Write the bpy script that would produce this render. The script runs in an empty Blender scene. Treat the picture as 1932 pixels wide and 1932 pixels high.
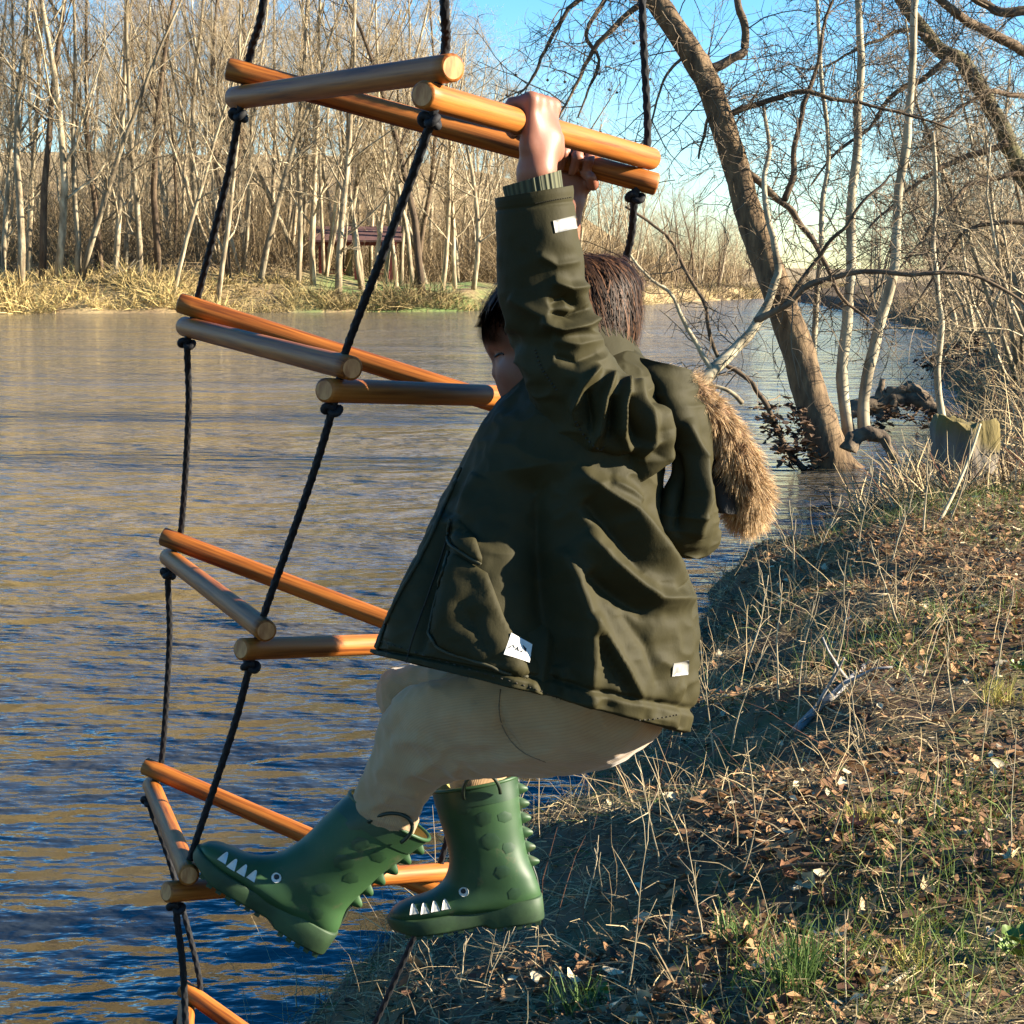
import bpy, bmesh, math, random
import numpy as np
from mathutils import Vector, Matrix
from mathutils.bvhtree import BVHTree

sc = bpy.context.scene
COL = sc.collection
R = math.radians

# ---------------------------------------------------------------- camera
FPX = 1.7 * 1932.0            # focal length in units of a 1932-wide picture
PITCH = math.atan(438.0 / FPX)
CAMZ = 2.2                    # metres above the river
cam_d = bpy.data.cameras.new('camera')
cam = bpy.data.objects.new('camera', cam_d)
COL.objects.link(cam)
cam_d.sensor_width = 36.0
cam_d.lens = 36.0 * 1.7
cam_d.clip_start = 0.05
cam_d.clip_end = 3000.0
cam.location = (0, 0, CAMZ)
cam.rotation_euler = (math.pi / 2 - PITCH, 0, 0)
sc.camera = cam

# ---------------------------------------------------------------- sky and sun
SUN_EL, SUN_AZ = R(20.0), R(-4.0)      # azimuth measured from +X towards +Y
world = bpy.data.worlds.new('World')
sc.world = world
world.use_nodes = True
wn = world.node_tree.nodes
wl = world.node_tree.links
wn.clear()
w_out = wn.new('ShaderNodeOutputWorld')
w_bg = wn.new('ShaderNodeBackground')
w_sky = wn.new('ShaderNodeTexSky')
w_sky.sky_type = 'NISHITA'
w_sky.sun_disc = False
w_sky.sun_elevation = SUN_EL
w_sky.sun_rotation = math.pi / 2 - SUN_AZ
w_sky.air_density = 1.0
w_sky.dust_density = 0.0
w_sky.ozone_density = 3.0
w_bg.inputs[1].default_value = 0.058
w_hs = wn.new('ShaderNodeHueSaturation')
w_hs.inputs['Saturation'].default_value = 1.35
wl.new(w_sky.outputs[0], w_hs.inputs['Color'])
w_tn = wn.new('ShaderNodeMix')
w_tn.data_type = 'RGBA'
w_tn.blend_type = 'MULTIPLY'
w_tn.inputs[0].default_value = 1.0
w_tn.inputs[7].default_value = (0.93, 0.99, 1.05, 1)
wl.new(w_hs.outputs[0], w_tn.inputs[6])
wl.new(w_tn.outputs[2], w_bg.inputs[0])
wl.new(w_bg.outputs[0], w_out.inputs[0])

sun_d = bpy.data.lights.new('sun', 'SUN')
sun_d.energy = 5.0
sun_d.angle = R(0.5)
sun_d.color = (1.0, 0.89, 0.71)
sun = bpy.data.objects.new('sun', sun_d)
COL.objects.link(sun)
SDIR = Vector((math.cos(SUN_EL) * math.cos(SUN_AZ), math.cos(SUN_EL) * math.sin(SUN_AZ), math.sin(SUN_EL)))
sun.rotation_euler = SDIR.to_track_quat('Z', 'Y').to_euler()
sun.location = (8, 0, 12)

sc.view_settings.view_transform = 'Standard'
sc.view_settings.look = 'None'
sc.view_settings.gamma = 1.0
sc.view_settings.exposure = 2.25
sc.render.engine = 'CYCLES'
sc.cycles.use_denoising = True
sc.cycles.max_bounces = 6
sc.cycles.diffuse_bounces = 3
sc.cycles.glossy_bounces = 3
sc.cycles.caustics_reflective = False
sc.cycles.caustics_refractive = False

# ---------------------------------------------------------------- maths
FW = np.array([0, math.cos(PITCH), -math.sin(PITCH)])
UP = np.array([0, math.sin(PITCH), math.cos(PITCH)])
RT = np.array([1.0, 0, 0])
CAM = np.array([0, 0, CAMZ])


def D(x, y, d):
    """point at picture position (x, y) and distance d along the view axis"""
    return CAM + d * (FW + (x - 966) / FPX * RT - (y - 966) / FPX * UP)


def GZ(x, y, z=0.0):
    """point where the ray through (x, y) meets the level z"""
    v = FW + (x - 966) / FPX * RT - (y - 966) / FPX * UP
    return CAM + v * ((z - CAMZ) / v[2])


def proj(P):
    P = np.asarray(P) - CAM
    z = P @ FW
    return np.stack([966 + FPX * (P @ RT) / z, 966 - FPX * (P @ UP) / z], -1)


def vh(ix, iy, iz, seed):
    h = (ix.astype(np.int64) * 374761393 + iy.astype(np.int64) * 668265263 + iz.astype(np.int64) * 2147483647 + seed * 974711) & 0x7fffffff
    h = ((h ^ (h >> 13)) * 1274126177) & 0x7fffffff
    h = h ^ (h >> 16)
    return (h & 0xffff) / 65535.0 * 2 - 1


def vnoise(P, seed=0):
    P = np.asarray(P, float)
    i = np.floor(P).astype(np.int64)
    f = P - i
    f = f * f * f * (f * (f * 6 - 15) + 10)
    x, y, z = i[..., 0], i[..., 1], i[..., 2]
    u, v, w = f[..., 0], f[..., 1], f[..., 2]
    def L(a, b, t): return a + (b - a) * t
    c = [[[vh(x + a, y + b, z + e, seed) for e in (0, 1)] for b in (0, 1)] for a in (0, 1)]
    return L(L(L(c[0][0][0], c[0][0][1], w), L(c[0][1][0], c[0][1][1], w), v),
             L(L(c[1][0][0], c[1][0][1], w), L(c[1][1][0], c[1][1][1], w), v), u)


def fbm(P, seed=0, oct=3):
    s, a = 0, 1.0
    P = np.asarray(P, float)
    for k in range(oct):
        s = s + a * vnoise(P * 2 ** k, seed + k)
        a *= 0.5
    return s


def sstep(a, b, x):
    t = np.clip((np.asarray(x, float) - a) / (b - a), 0, 1)
    return t * t * (3 - 2 * t)


def nrm(v):
    v = np.asarray(v, float)
    n = np.linalg.norm(v, axis=-1, keepdims=True)
    return v / np.maximum(n, 1e-12)


def fn(v):
    return v / math.sqrt(v[0] * v[0] + v[1] * v[1] + v[2] * v[2] + 1e-18)


def cr3(a, b):
    return np.array((a[1] * b[2] - a[2] * b[1], a[2] * b[0] - a[0] * b[2], a[0] * b[1] - a[1] * b[0]))


def crom(pts, n):
    """smooth curve of n points through pts (any number of columns)"""
    pts = np.asarray(pts, float)
    if len(pts) == 2:
        t = np.linspace(0, 1, n)[:, None]
        return pts[0] * (1 - t) + pts[1] * t
    m = len(pts)
    t = np.linspace(0, m - 1, n)
    i = np.clip(np.floor(t).astype(int), 0, m - 2)
    f = (t - i)[:, None]
    p0 = pts[np.maximum(i - 1, 0)]
    p1 = pts[i]
    p2 = pts[i + 1]
    p3 = pts[np.minimum(i + 2, m - 1)]
    return 0.5 * (2 * p1 + (p2 - p0) * f + (2 * p0 - 5 * p1 + 4 * p2 - p3) * f ** 2 + (3 * p1 - p0 - 3 * p2 + p3) * f ** 3)


# ---------------------------------------------------------------- objects
def tag(o, label=None, cat=None, group=None, kind=None):
    if label: o['label'] = label
    if cat: o['category'] = cat
    if group: o['group'] = group
    if kind: o['kind'] = kind
    return o


def empty(name, loc=(0, 0, 0)):
    o = bpy.data.objects.new(name, None)
    o.empty_display_size = 0.1
    COL.objects.link(o)
    o.location = loc
    return o


def link(name, me, parent=None, mat=None):
    if mat is not None and len(me.materials) == 0:
        me.materials.append(mat)
    o = bpy.data.objects.new(name, me)
    COL.objects.link(o)
    if parent is not None:
        o.parent = parent
        o.matrix_parent_inverse = world_of(parent).inverted()
    return o


def world_of(o):
    if o.parent is None:
        return o.matrix_basis.copy()
    return world_of(o.parent) @ o.matrix_parent_inverse @ o.matrix_basis


class MB:
    """collects vertices and faces for one mesh"""
    def __init__(s):
        s.v, s.f, s.n, s.uv = [], [], 0, []

    def add(s, V, Fc):
        V = np.asarray(V, float).reshape(-1, 3)
        n0 = s.n
        s.v.append(V)
        for a in Fc:
            a = np.asarray(a, np.int64)
            s.f.append(a + n0)
        s.n += len(V)

    def grid(s, G, wrap=False, cap0=False, cap1=False):
        G = np.asarray(G, float)
        r, c = G.shape[:2]
        idx = np.arange(r * c).reshape(r, c)
        if wrap:
            nx = np.roll(idx, -1, 1)
        else:
            nx = idx[:, 1:]
            idx = idx[:, :-1]
        q = np.stack([idx[:-1], nx[:-1], nx[1:], idx[1:]], -1).reshape(-1, 4)
        V = G.reshape(-1, 3)
        fs = [q]
        full = np.arange(r * c).reshape(r, c)
        extra = []
        k = len(V)
        if cap0:
            extra.append(G[0].mean(0))
            a = full[0]
            fs.append(np.stack([np.full(c, k), np.roll(a, -1), a], -1))
            k += 1
        if cap1:
            extra.append(G[-1].mean(0))
            a = full[-1]
            fs.append(np.stack([np.full(c, k), a, np.roll(a, -1)], -1))
            k += 1
        if extra:
            V = np.vstack([V, extra])
        s.add(V, fs)

    def tube(s, pts, rad, sides=6, cap=True):
        pts = np.asarray(pts, float)
        n = len(pts)
        rad = np.broadcast_to(np.asarray(rad, float), (n,))
        T = nrm(np.gradient(pts, axis=0))
        ref = np.array([0.13, 0.27, 0.95]) if abs(T[:, 2]).mean() < 0.8 else np.array([0.95, 0.2, 0.1])
        A = nrm(np.cross(T, ref))
        B = np.cross(T, A)
        th = np.arange(sides) / sides * 2 * math.pi
        G = pts[:, None] + rad[:, None, None] * (np.cos(th)[None, :, None] * A[:, None] + np.sin(th)[None, :, None] * B[:, None])
        s.grid(G, wrap=True, cap0=cap, cap1=cap)

    def ribbons(s, P, W):
        """P (k, m, 3) strand points, W (k, m, 3) half-width vectors"""
        k, m = P.shape[:2]
        V = np.stack([P - W, P + W], 2).reshape(-1, 3)
        base = (np.arange(k) * (m * 2))[:, None] + (np.arange(m - 1) * 2)[None]
        base = base.reshape(-1)
        s.add(V, [np.stack([base, base + 1, base + 3, base + 2], -1)])

    def box(s, c, size, rot=None):
        h = np.asarray(size, float) / 2
        V = np.array([[x, y, z] for x in (-1, 1) for y in (-1, 1) for z in (-1, 1)]) * h
        if rot is not None:
            V = V @ np.asarray(rot).T
        s.add(V + np.asarray(c), [np.array([[0, 1, 3, 2], [4, 6, 7, 5], [0, 4, 5, 1], [2, 3, 7, 6], [0, 2, 6, 4], [1, 5, 7, 3]])])

    def mesh(s, name, smooth=True):
        me = bpy.data.meshes.new(name)
        if not s.v:
            return me
        V = np.vstack(s.v)
        me.vertices.add(len(V))
        me.vertices.foreach_set('co', V.astype(np.float32).ravel())
        tot = np.concatenate([np.full(len(a), a.shape[1], np.int32) for a in s.f])
        li = np.concatenate([a.ravel() for a in s.f]).astype(np.int32)
        me.loops.add(len(li))
        me.loops.foreach_set('vertex_index', li)
        me.polygons.add(len(tot))
        st = np.concatenate([[0], np.cumsum(tot)[:-1]]).astype(np.int32)
        me.polygons.foreach_set('loop_start', st)
        me.polygons.foreach_set('loop_total', tot)
        me.polygons.foreach_set('use_smooth', np.full(len(tot), smooth))
        me.update(calc_edges=True)
        return me

    def build(s, name, mat, parent=None, smooth=True):
        return link(name, s.mesh(name, smooth), parent, mat)


def place(o, local_origin):
    """move an object's origin to local_origin without moving its mesh (top-level, unrotated)"""
    lo = Vector(local_origin)
    o.data.transform(Matrix.Translation(-lo))
    o.location = lo
    return o


# ---------------------------------------------------------------- materials
def nodes(name):
    m = bpy.data.materials.new(name)
    m.use_nodes = True
    nt = m.node_tree
    b = nt.nodes['Principled BSDF']
    return m, nt, b


def ramp(nt, fac, stops):
    r = nt.nodes.new('ShaderNodeValToRGB')
    el = r.color_ramp.elements
    while len(el) < len(stops):
        el.new(0.5)
    for e, (p, c) in zip(el, stops):
        e.position = p
        e.color = (c[0], c[1], c[2], 1)
    nt.links.new(fac, r.inputs[0])
    return r.outputs[0]


def tex(nt, scale, detail=4, stretch=(1, 1, 1), coord='Object', rough=0.55, offset=None):
    tc = nt.nodes.new('ShaderNodeTexCoord')
    mp = nt.nodes.new('ShaderNodeMapping')
    mp.inputs['Scale'].default_value = stretch
    n = nt.nodes.new('ShaderNodeTexNoise')
    n.inputs['Scale'].default_value = scale
    n.inputs['Detail'].default_value = detail
    n.inputs['Roughness'].default_value = rough
    nt.links.new(tc.outputs[coord], mp.inputs[0])
    nt.links.new(mp.outputs[0], n.inputs[0])
    return n.outputs[0]


def bump(nt, b, h, strength, dist):
    bp = nt.nodes.new('ShaderNodeBump')
    bp.inputs['Strength'].default_value = strength
    bp.inputs['Distance'].default_value = dist
    nt.links.new(h, bp.inputs['Height'])
    nt.links.new(bp.outputs[0], b.inputs['Normal'])
    return bp


def pmat(name, stops, scale=8, rough=0.8, bumps=0.3, bdist=0.01, stretch=(1, 1, 1), spec=0.3, detail=5, bscale=None, rnd=0.0, transl=0.0, two=False):
    m, nt, b = nodes(name)
    f = tex(nt, scale, detail, stretch)
    c = ramp(nt, f, stops)
    if rnd:
        oi = nt.nodes.new('ShaderNodeObjectInfo')
        mr = nt.nodes.new('ShaderNodeMapRange')
        mr.inputs['To Min'].default_value = 1 - rnd
        mr.inputs['To Max'].default_value = 1 + rnd
        nt.links.new(oi.outputs['Random'], mr.inputs[0])
        hs = nt.nodes.new('ShaderNodeHueSaturation')
        nt.links.new(mr.outputs[0], hs.inputs['Value'])
        nt.links.new(c, hs.inputs['Color'])
        c = hs.outputs[0]
    nt.links.new(c, b.inputs['Base Color'])
    b.inputs['Roughness'].default_value = rough
    b.inputs['Specular IOR Level'].default_value = spec
    if bumps:
        f2 = f if bscale is None else tex(nt, bscale, detail, stretch)
        bump(nt, b, f2, bumps, bdist)
    return m


# stuff that varies piece by piece: colour from a per-face random through a colour attribute
def vmat(name, rough=0.8, spec=0.2, transl=0.0):
    m, nt, b = nodes(name)
    at = nt.nodes.new('ShaderNodeVertexColor')
    at.layer_name = 'col'
    nt.links.new(at.outputs[0], b.inputs['Base Color'])
    b.inputs['Roughness'].default_value = rough
    b.inputs['Specular IOR Level'].default_value = spec
    if transl:
        tr = nt.nodes.new('ShaderNodeBsdfTranslucent')
        nt.links.new(at.outputs[0], tr.inputs[0])
        mx = nt.nodes.new('ShaderNodeMixShader')
        mx.inputs[0].default_value = transl
        out = nt.nodes['Material Output']
        nt.links.new(b.outputs[0], mx.inputs[1])
        nt.links.new(tr.outputs[0], mx.inputs[2])
        nt.links.new(mx.outputs[0], out.inputs[0])
    return m


def setcol(me, cols):
    """per-vertex colours"""
    a = me.color_attributes.new('col', 'FLOAT_COLOR', 'POINT')
    c = np.ones((len(me.vertices), 4), np.float32)
    c[:, :3] = cols
    a.data.foreach_set('color', c.ravel())


RNG = np.random.default_rng(7)
random.seed(7)
# ================================================================ setting: water, ground
m, nt, b = nodes('river_water')
b.inputs['Base Color'].default_value = (0.02, 0.019, 0.015, 1)
b.inputs['Roughness'].default_value = 0.07
b.inputs['IOR'].default_value = 1.9
f1 = tex(nt, 0.55, 3, (0.8, 1.5, 1))
f2 = tex(nt, 2.0, 3, (0.75, 1.3, 1))
f3 = tex(nt, 0.10, 2, (0.5, 1.6, 1))
f4 = tex(nt, 7.0, 3, (0.8, 1.3, 1))
mr = nt.nodes.new('ShaderNodeMapRange')
mr.inputs['From Min'].default_value = 0.32
mr.inputs['From Max'].default_value = 0.66
mr.inputs['To Min'].default_value = 0.35
mr.inputs['To Max'].default_value = 1.15
nt.links.new(f3, mr.inputs[0])
def mth(op, a, b_):
    n = nt.nodes.new('ShaderNodeMath')
    n.operation = op
    for k, v in enumerate((a, b_)):
        if isinstance(v, (int, float)):
            n.inputs[k].default_value = v
        else:
            nt.links.new(v, n.inputs[k])
    return n.outputs[0]
hh = mth('ADD', mth('MULTIPLY', f1, 1.0), mth('ADD', mth('MULTIPLY', f2, 0.55), mth('MULTIPLY', f4, 0.09)))
hh = mth('MULTIPLY', hh, mr.outputs[0])
bump(nt, b, hh, 1.0, 0.55)
# silt: sunlit current painted muddy tan, tree shade by the near bank painted darker
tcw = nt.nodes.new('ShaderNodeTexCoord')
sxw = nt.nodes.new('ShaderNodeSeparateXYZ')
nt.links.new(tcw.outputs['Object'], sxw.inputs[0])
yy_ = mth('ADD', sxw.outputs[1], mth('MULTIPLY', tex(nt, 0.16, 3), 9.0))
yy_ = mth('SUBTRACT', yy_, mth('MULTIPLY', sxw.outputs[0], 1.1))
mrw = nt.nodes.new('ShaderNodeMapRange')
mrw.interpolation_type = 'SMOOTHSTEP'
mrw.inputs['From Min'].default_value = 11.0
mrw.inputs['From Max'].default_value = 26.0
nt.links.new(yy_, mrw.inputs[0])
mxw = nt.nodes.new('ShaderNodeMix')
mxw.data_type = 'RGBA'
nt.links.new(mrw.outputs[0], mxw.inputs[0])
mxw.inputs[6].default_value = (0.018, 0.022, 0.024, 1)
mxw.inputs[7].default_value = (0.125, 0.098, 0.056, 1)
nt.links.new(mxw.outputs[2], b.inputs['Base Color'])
M_WATER = m
mb = MB()
ys = np.concatenate([np.linspace(-30, 40, 36), np.linspace(45, 700, 40)])
xs = np.linspace(-500, 500, 60)
G = np.zeros((len(ys), len(xs), 3))
G[..., 0] = xs[None]
G[..., 1] = ys[:, None]
mb.grid(G)
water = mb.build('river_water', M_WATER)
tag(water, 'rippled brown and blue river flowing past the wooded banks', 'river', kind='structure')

# near bank: the waterline as x over y
SH = np.array([(-40, -9), (-10, -2.6), (0, -1.5), (3, -0.95), (4.95, -0.52), (6.2, 0.02), (7.2, 0.42), (9.2, 0.86), (11.5, 1.3), (14, 2.2), (18, 3.9),
               (20.0, 4.7), (24, 6.0), (32, 8.2), (45, 10.7), (66, 16.8), (111, 22.5), (150, 26.5), (190, 30), (700, 60)], float)


def shore_x(y):
    return np.interp(y, SH[:, 0], SH[:, 1])


def near_z(x, y):
    x = np.asarray(x, float)
    y = np.asarray(y, float)
    d = (x - shore_x(y)) * 0.9
    P = np.stack([x, y, 0 * x], -1)
    d = d + 0.22 * vnoise(P * 1.3, 5) + 0.08 * vnoise(P * 4.1, 6)
    z = 0.42 * sstep(-0.05, 0.45, d) + 0.36 * sstep(0.2, 1.5, d) - 0.5 * sstep(0.0, -1.2, d)
    z = z + np.clip(d - 2, 0, 60) * 0.045 * sstep(14, 40, y) + 0.02 * np.clip(d, 0, 8)
    z = z - 0.22 * sstep(10.5, 15, y) * sstep(40, 20, y)
    amp = sstep(-0.2, 0.6, d)
    z = z + amp * (0.03 * fbm(P * 1.1, 8, 3) + 0.012 * fbm(P * 4.3, 9, 2))
    return z


ys = np.concatenate([np.linspace(-35, 2, 12), np.arange(2.3, 16, 0.075), np.arange(16, 40, 0.3), np.geomspace(41, 700, 60)])
ds = np.concatenate([np.arange(-1.6, 5.5, 0.075), np.geomspace(5.6, 420, 60)])
G = np.zeros((len(ys), len(ds), 3))
G[..., 0] = shore_x(ys)[:, None] + ds[None]
G[..., 1] = ys[:, None]
G[..., 2] = near_z(G[..., 0], G[..., 1])
mb = MB()
mb.grid(G)
M_SOIL = pmat('bank_soil', [(0.28, (0.05, 0.032, 0.02)), (0.5, (0.115, 0.072, 0.042)), (0.62, (0.10, 0.088, 0.038)), (0.78, (0.20, 0.135, 0.08))], scale=3.0, rough=0.95, bumps=0.9, bdist=0.03, detail=9, spec=0.1)
near_bank = mb.build('river_bank', M_SOIL)
tag(near_bank, 'steep near river bank of dark soil, dead grass and leaf litter', 'bank', kind='structure')

# far bank: the waterline as y over x
FS = np.array([(-420, 60), (-120, 100), (-60, 110), (-33, 115), (-15, 120), (0, 126), (6, 134), (13, 160), (20, 185), (32, 215), (60, 240), (420, 300)], float)


def far_y(x):
    return np.interp(x, FS[:, 0], FS[:, 1])


def far_z(x, y):
    x = np.asarray(x, float)
    e = (np.asarray(y, float) - far_y(x)) * 0.95
    P = np.stack([x, np.asarray(y, float), 0 * x], -1)
    e = e + 1.3 * vnoise(P * 0.16, 15) + 0.5 * vnoise(P * 0.6, 16)
    left = sstep(-8, -22, x)
    z = (1.25 + 0.75 * left) * sstep(-0.4, 4.5, e) + (0.5 + 1.0 * left) * sstep(3, 15, e) - 0.8 * sstep(0, -3, e)
    z = z + 0.012 * np.clip(e - 15, 0, 400) + 17.0 * sstep(35, 170, e) * sstep(45, -10, x)
    return z + sstep(0, 3, e) * 0.22 * fbm(P * 0.3, 18, 3)


xs = np.concatenate([np.geomspace(400, 75, 16) * -1, np.arange(-72, 40, 0.8), np.geomspace(41, 400, 24)])
es = np.concatenate([np.arange(-4, 24, 0.7), np.geomspace(25, 520, 40)])
G = np.zeros((len(es), len(xs), 3))
G[..., 0] = xs[None]
G[..., 1] = far_y(xs)[None] + es[:, None]
G[..., 2] = far_z(G[..., 0], G[..., 1])
mb = MB()
mb.grid(G)
m, nt, b = nodes('far_ground')
f = tex(nt, 0.45, 8)
c = ramp(nt, f, [(0.3, (0.13, 0.085, 0.04)), (0.5, (0.25, 0.175, 0.078)), (0.7, (0.34, 0.25, 0.115))])
# mown grass patch of the picnic ground
tcn = nt.nodes.new('ShaderNodeTexCoord')
sx = nt.nodes.new('ShaderNodeSeparateXYZ')
nt.links.new(tcn.outputs['Object'], sx.inputs[0])
def mrange(v, a0, a1):
    n = nt.nodes.new('ShaderNodeMapRange')
    n.interpolation_type = 'SMOOTHSTEP'
    n.inputs['From Min'].default_value = a0
    n.inputs['From Max'].default_value = a1
    nt.links.new(v, n.inputs[0])
    return n.outputs[0]
g1 = mth('MULTIPLY', mrange(sx.outputs[0], -17, -12), mrange(sx.outputs[0], 1, -4))
g1 = mth('MULTIPLY', g1, mrange(sx.outputs[1], 155, 142))
g1 = mth('MULTIPLY', g1, mrange(tex(nt, 0.3, 4), 0.35, 0.55))
mx = nt.nodes.new('ShaderNodeMix')
mx.data_type = 'RGBA'
nt.links.new(g1, mx.inputs[0])
nt.links.new(c, mx.inputs[6])
mx.inputs[7].default_value = (0.12, 0.17, 0.04, 1)
nt.links.new(mx.outputs[2], b.inputs['Base Color'])
b.inputs['Roughness'].default_value = 0.95
bump(nt, b, tex(nt, 3.0, 6), 0.8, 0.15)
far_bank = mb.build('far_bank', m)
tag(far_bank, 'far river bank covered in tan leaf litter with a grassy patch', 'bank', kind='structure')
# ================================================================ rope ladder
RUNG_R = 0.01375
ROPE_R = 0.0043
TV = {}   # tier corners, metres, world axes (left-far L, near N, right-far R)
TV[0] = dict(L=(-.322, 2.145, 2.432), N=(-.072, 1.733, 2.389), R=(.157, 2.158, 2.335))
TV[1] = dict(L=(-.431, 2.368, 2.149), N=(-.192, 1.945, 2.091), R=(.045, 2.363, 2.028))
TV[2] = dict(L=(-.498, 2.538, 1.804), N=(-.311, 2.090, 1.766), R=(-.031, 2.475, 1.669))
TV[3] = dict(L=(-.559, 2.647, 1.424), N=(-.427, 2.182, 1.425), R=(-.116, 2.530, 1.301))
TV[4] = dict(L=tuple(D(358, 1893, 2.80)), N=tuple(D(330, 2120, 2.36)), R=tuple(D(650, 2060, 2.72)))
for k in TV:
    for c in 'LNR':
        TV[k][c] = np.array(TV[k][c], float)

m, nt, b = nodes('varnished_wood')
tc = nt.nodes.new('ShaderNodeTexCoord')
oi = nt.nodes.new('ShaderNodeObjectInfo')
va = nt.nodes.new('ShaderNodeVectorMath')
va.operation = 'ADD'
nt.links.new(tc.outputs['Object'], va.inputs[0])
vm_ = nt.nodes.new('ShaderNodeVectorMath')
vm_.operation = 'SCALE'
vm_.inputs[0].default_value = (7, 3, 5)
nt.links.new(oi.outputs['Random'], vm_.inputs['Scale'])
nt.links.new(vm_.outputs[0], va.inputs[1])
mp = nt.nodes.new('ShaderNodeMapping')
mp.inputs['Scale'].default_value = (1, 1, 0.04)
nt.links.new(va.outputs[0], mp.inputs[0])
n1 = nt.nodes.new('ShaderNodeTexNoise')
n1.inputs['Scale'].default_value = 260
n1.inputs['Detail'].default_value = 5
nt.links.new(mp.outputs[0], n1.inputs[0])
n2 = nt.nodes.new('ShaderNodeTexNoise')
n2.inputs['Scale'].default_value = 60
n2.inputs['Detail'].default_value = 3
nt.links.new(mp.outputs[0], n2.inputs[0])
mxx = nt.nodes.new('ShaderNodeMath')
mxx.operation = 'MULTIPLY_ADD'
nt.links.new(n1.outputs[0], mxx.inputs[0])
mxx.inputs[1].default_value = 0.45
nn = nt.nodes.new('ShaderNodeMath')
nn.operation = 'MULTIPLY'
nn.inputs[1].default_value = 0.55
nt.links.new(n2.outputs[0], nn.inputs[0])
nt.links.new(nn.outputs[0], mxx.inputs[2])
cc = ramp(nt, mxx.outputs[0], [(0.38, (0.10, 0.027, 0.005)), (0.47, (0.225, 0.068, 0.010)), (0.58, (0.32, 0.108, 0.018))])
nt.links.new(cc, b.inputs['Base Color'])
b.inputs['Roughness'].default_value = 0.5
b.inputs['Specular IOR Level'].default_value = 0.22
bump(nt, b, n1.outputs[0], 0.25, 0.0012)
M_WOOD = m
M_WOODEND = pmat('rung_end_grain', [(0.35, (0.28, 0.10, 0.03)), (0.6, (0.50, 0.23, 0.08))], scale=120, rough=0.6, bumps=0.25, bdist=0.001, stretch=(1, 0.25, 1))
M_ROPE = pmat('black_braided_rope', [(0.3, (0.003, 0.003, 0.004)), (0.7, (0.011, 0.011, 0.013))], scale=400, rough=0.75, bumps=0.4, bdist=0.001, spec=0.25)

ladder = empty('rope_ladder', tuple(TV[2]['N']))
tag(ladder, 'three-sided rope ladder of orange varnished wooden rungs on black ropes', 'rope ladder')

rung_mesh = {}


def rung(A, B, over):
    """a round bar from A to B with the ends standing over by `over`"""
    A, B = np.asarray(A), np.asarray(B)
    ln = np.linalg.norm(B - A) + 2 * over
    key = round(ln, 3)
    mb = MB()
    h = ln / 2
    ch = 0.0022
    prof = [(-h, RUNG_R - 0.0030), (-h + ch * 0.35, RUNG_R - 0.0012), (-h + ch, RUNG_R)]
    prof += [(z, RUNG_R) for z in np.linspace(-h + 0.02, h - 0.02, 12)]
    prof += [(h - ch, RUNG_R), (h - ch * 0.35, RUNG_R - 0.0012), (h, RUNG_R - 0.0030)]
    th = np.arange(28) / 28 * 2 * math.pi
    G = np.array([[(r * math.cos(t), r * math.sin(t), z) for t in th] for z, r in prof])
    mb.grid(G, wrap=True)
    o = mb.build('rung', M_WOOD, None)
    q = Vector(B - A).to_track_quat('Z', 'Y').to_matrix().to_4x4()
    Wm = Matrix.Translation(Vector((A + B) / 2)) @ q
    o.parent = ladder
    o.matrix_parent_inverse = ladder.matrix_basis.inverted()
    o.matrix_basis = Wm
    for sgn in (-1, 1):
        e = MB()
        rr = RUNG_R - 0.0030
        G = np.array([[(r * math.cos(t), r * math.sin(t), sgn * (h + 0.0004 * (1 - r / rr))) for t in th[::1 if sgn > 0 else -1]] for r in (rr, rr * 0.5)])
        e.grid(G, wrap=True, cap1=True)
        eo = e.build('end_grain', M_WOODEND, None)
        eo.parent = o
    return o


def rope_tube(pts, r=ROPE_R, step=0.0022, pitch=0.021):
    pts = np.asarray(pts, float)
    P = crom(pts, max(60, len(pts) * 12))
    s = np.concatenate([[0], np.cumsum(np.linalg.norm(np.diff(P, axis=0), axis=1))])
    n = int(s[-1] / step)
    t = np.linspace(0, s[-1], n)
    P = np.stack([np.interp(t, s, P[:, k]) for k in range(3)], -1)
    T = nrm(np.gradient(P, axis=0))
    A = nrm(np.cross(T, np.array([0.3, 0.9, 0.1])))
    Bv = np.cross(T, A)
    th = np.arange(14) / 14 * 2 * math.pi
    ph = t[:, None] / pitch * 2 * math.pi
    rad = r * (1 + 0.13 * np.cos(4 * th[None] + ph) + 0.13 * np.cos(4 * th[None] - ph) + 0.0 * ph)
    G = P[:, None] + rad[..., None] * (np.cos(th)[None, :, None] * A[:, None] + np.sin(th)[None, :, None] * Bv[:, None])
    return G


def knot(c, axis, r=ROPE_R * 0.95, size=0.0085, seed=0):
    """an overhand knot pulled tight"""
    t = np.linspace(0, 2 * math.pi, 90)
    K = np.stack([np.sin(t) + 1.7 * np.sin(2 * t), np.cos(t) - 1.7 * np.cos(2 * t), -1.0 * np.sin(3 * t)], -1) * size / 2.3
    rng = random.Random(seed)
    q = Vector(axis).to_track_quat('Z', 'Y').to_matrix() @ Matrix.Rotation(rng.uniform(0, 6), 3, 'Z')
    K = K @ np.array(q).T + c
    mb = MB()
    mb.tube(K, r, 9, cap=False)
    o = mb.build('knot', M_ROPE, ladder)
    return o


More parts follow.
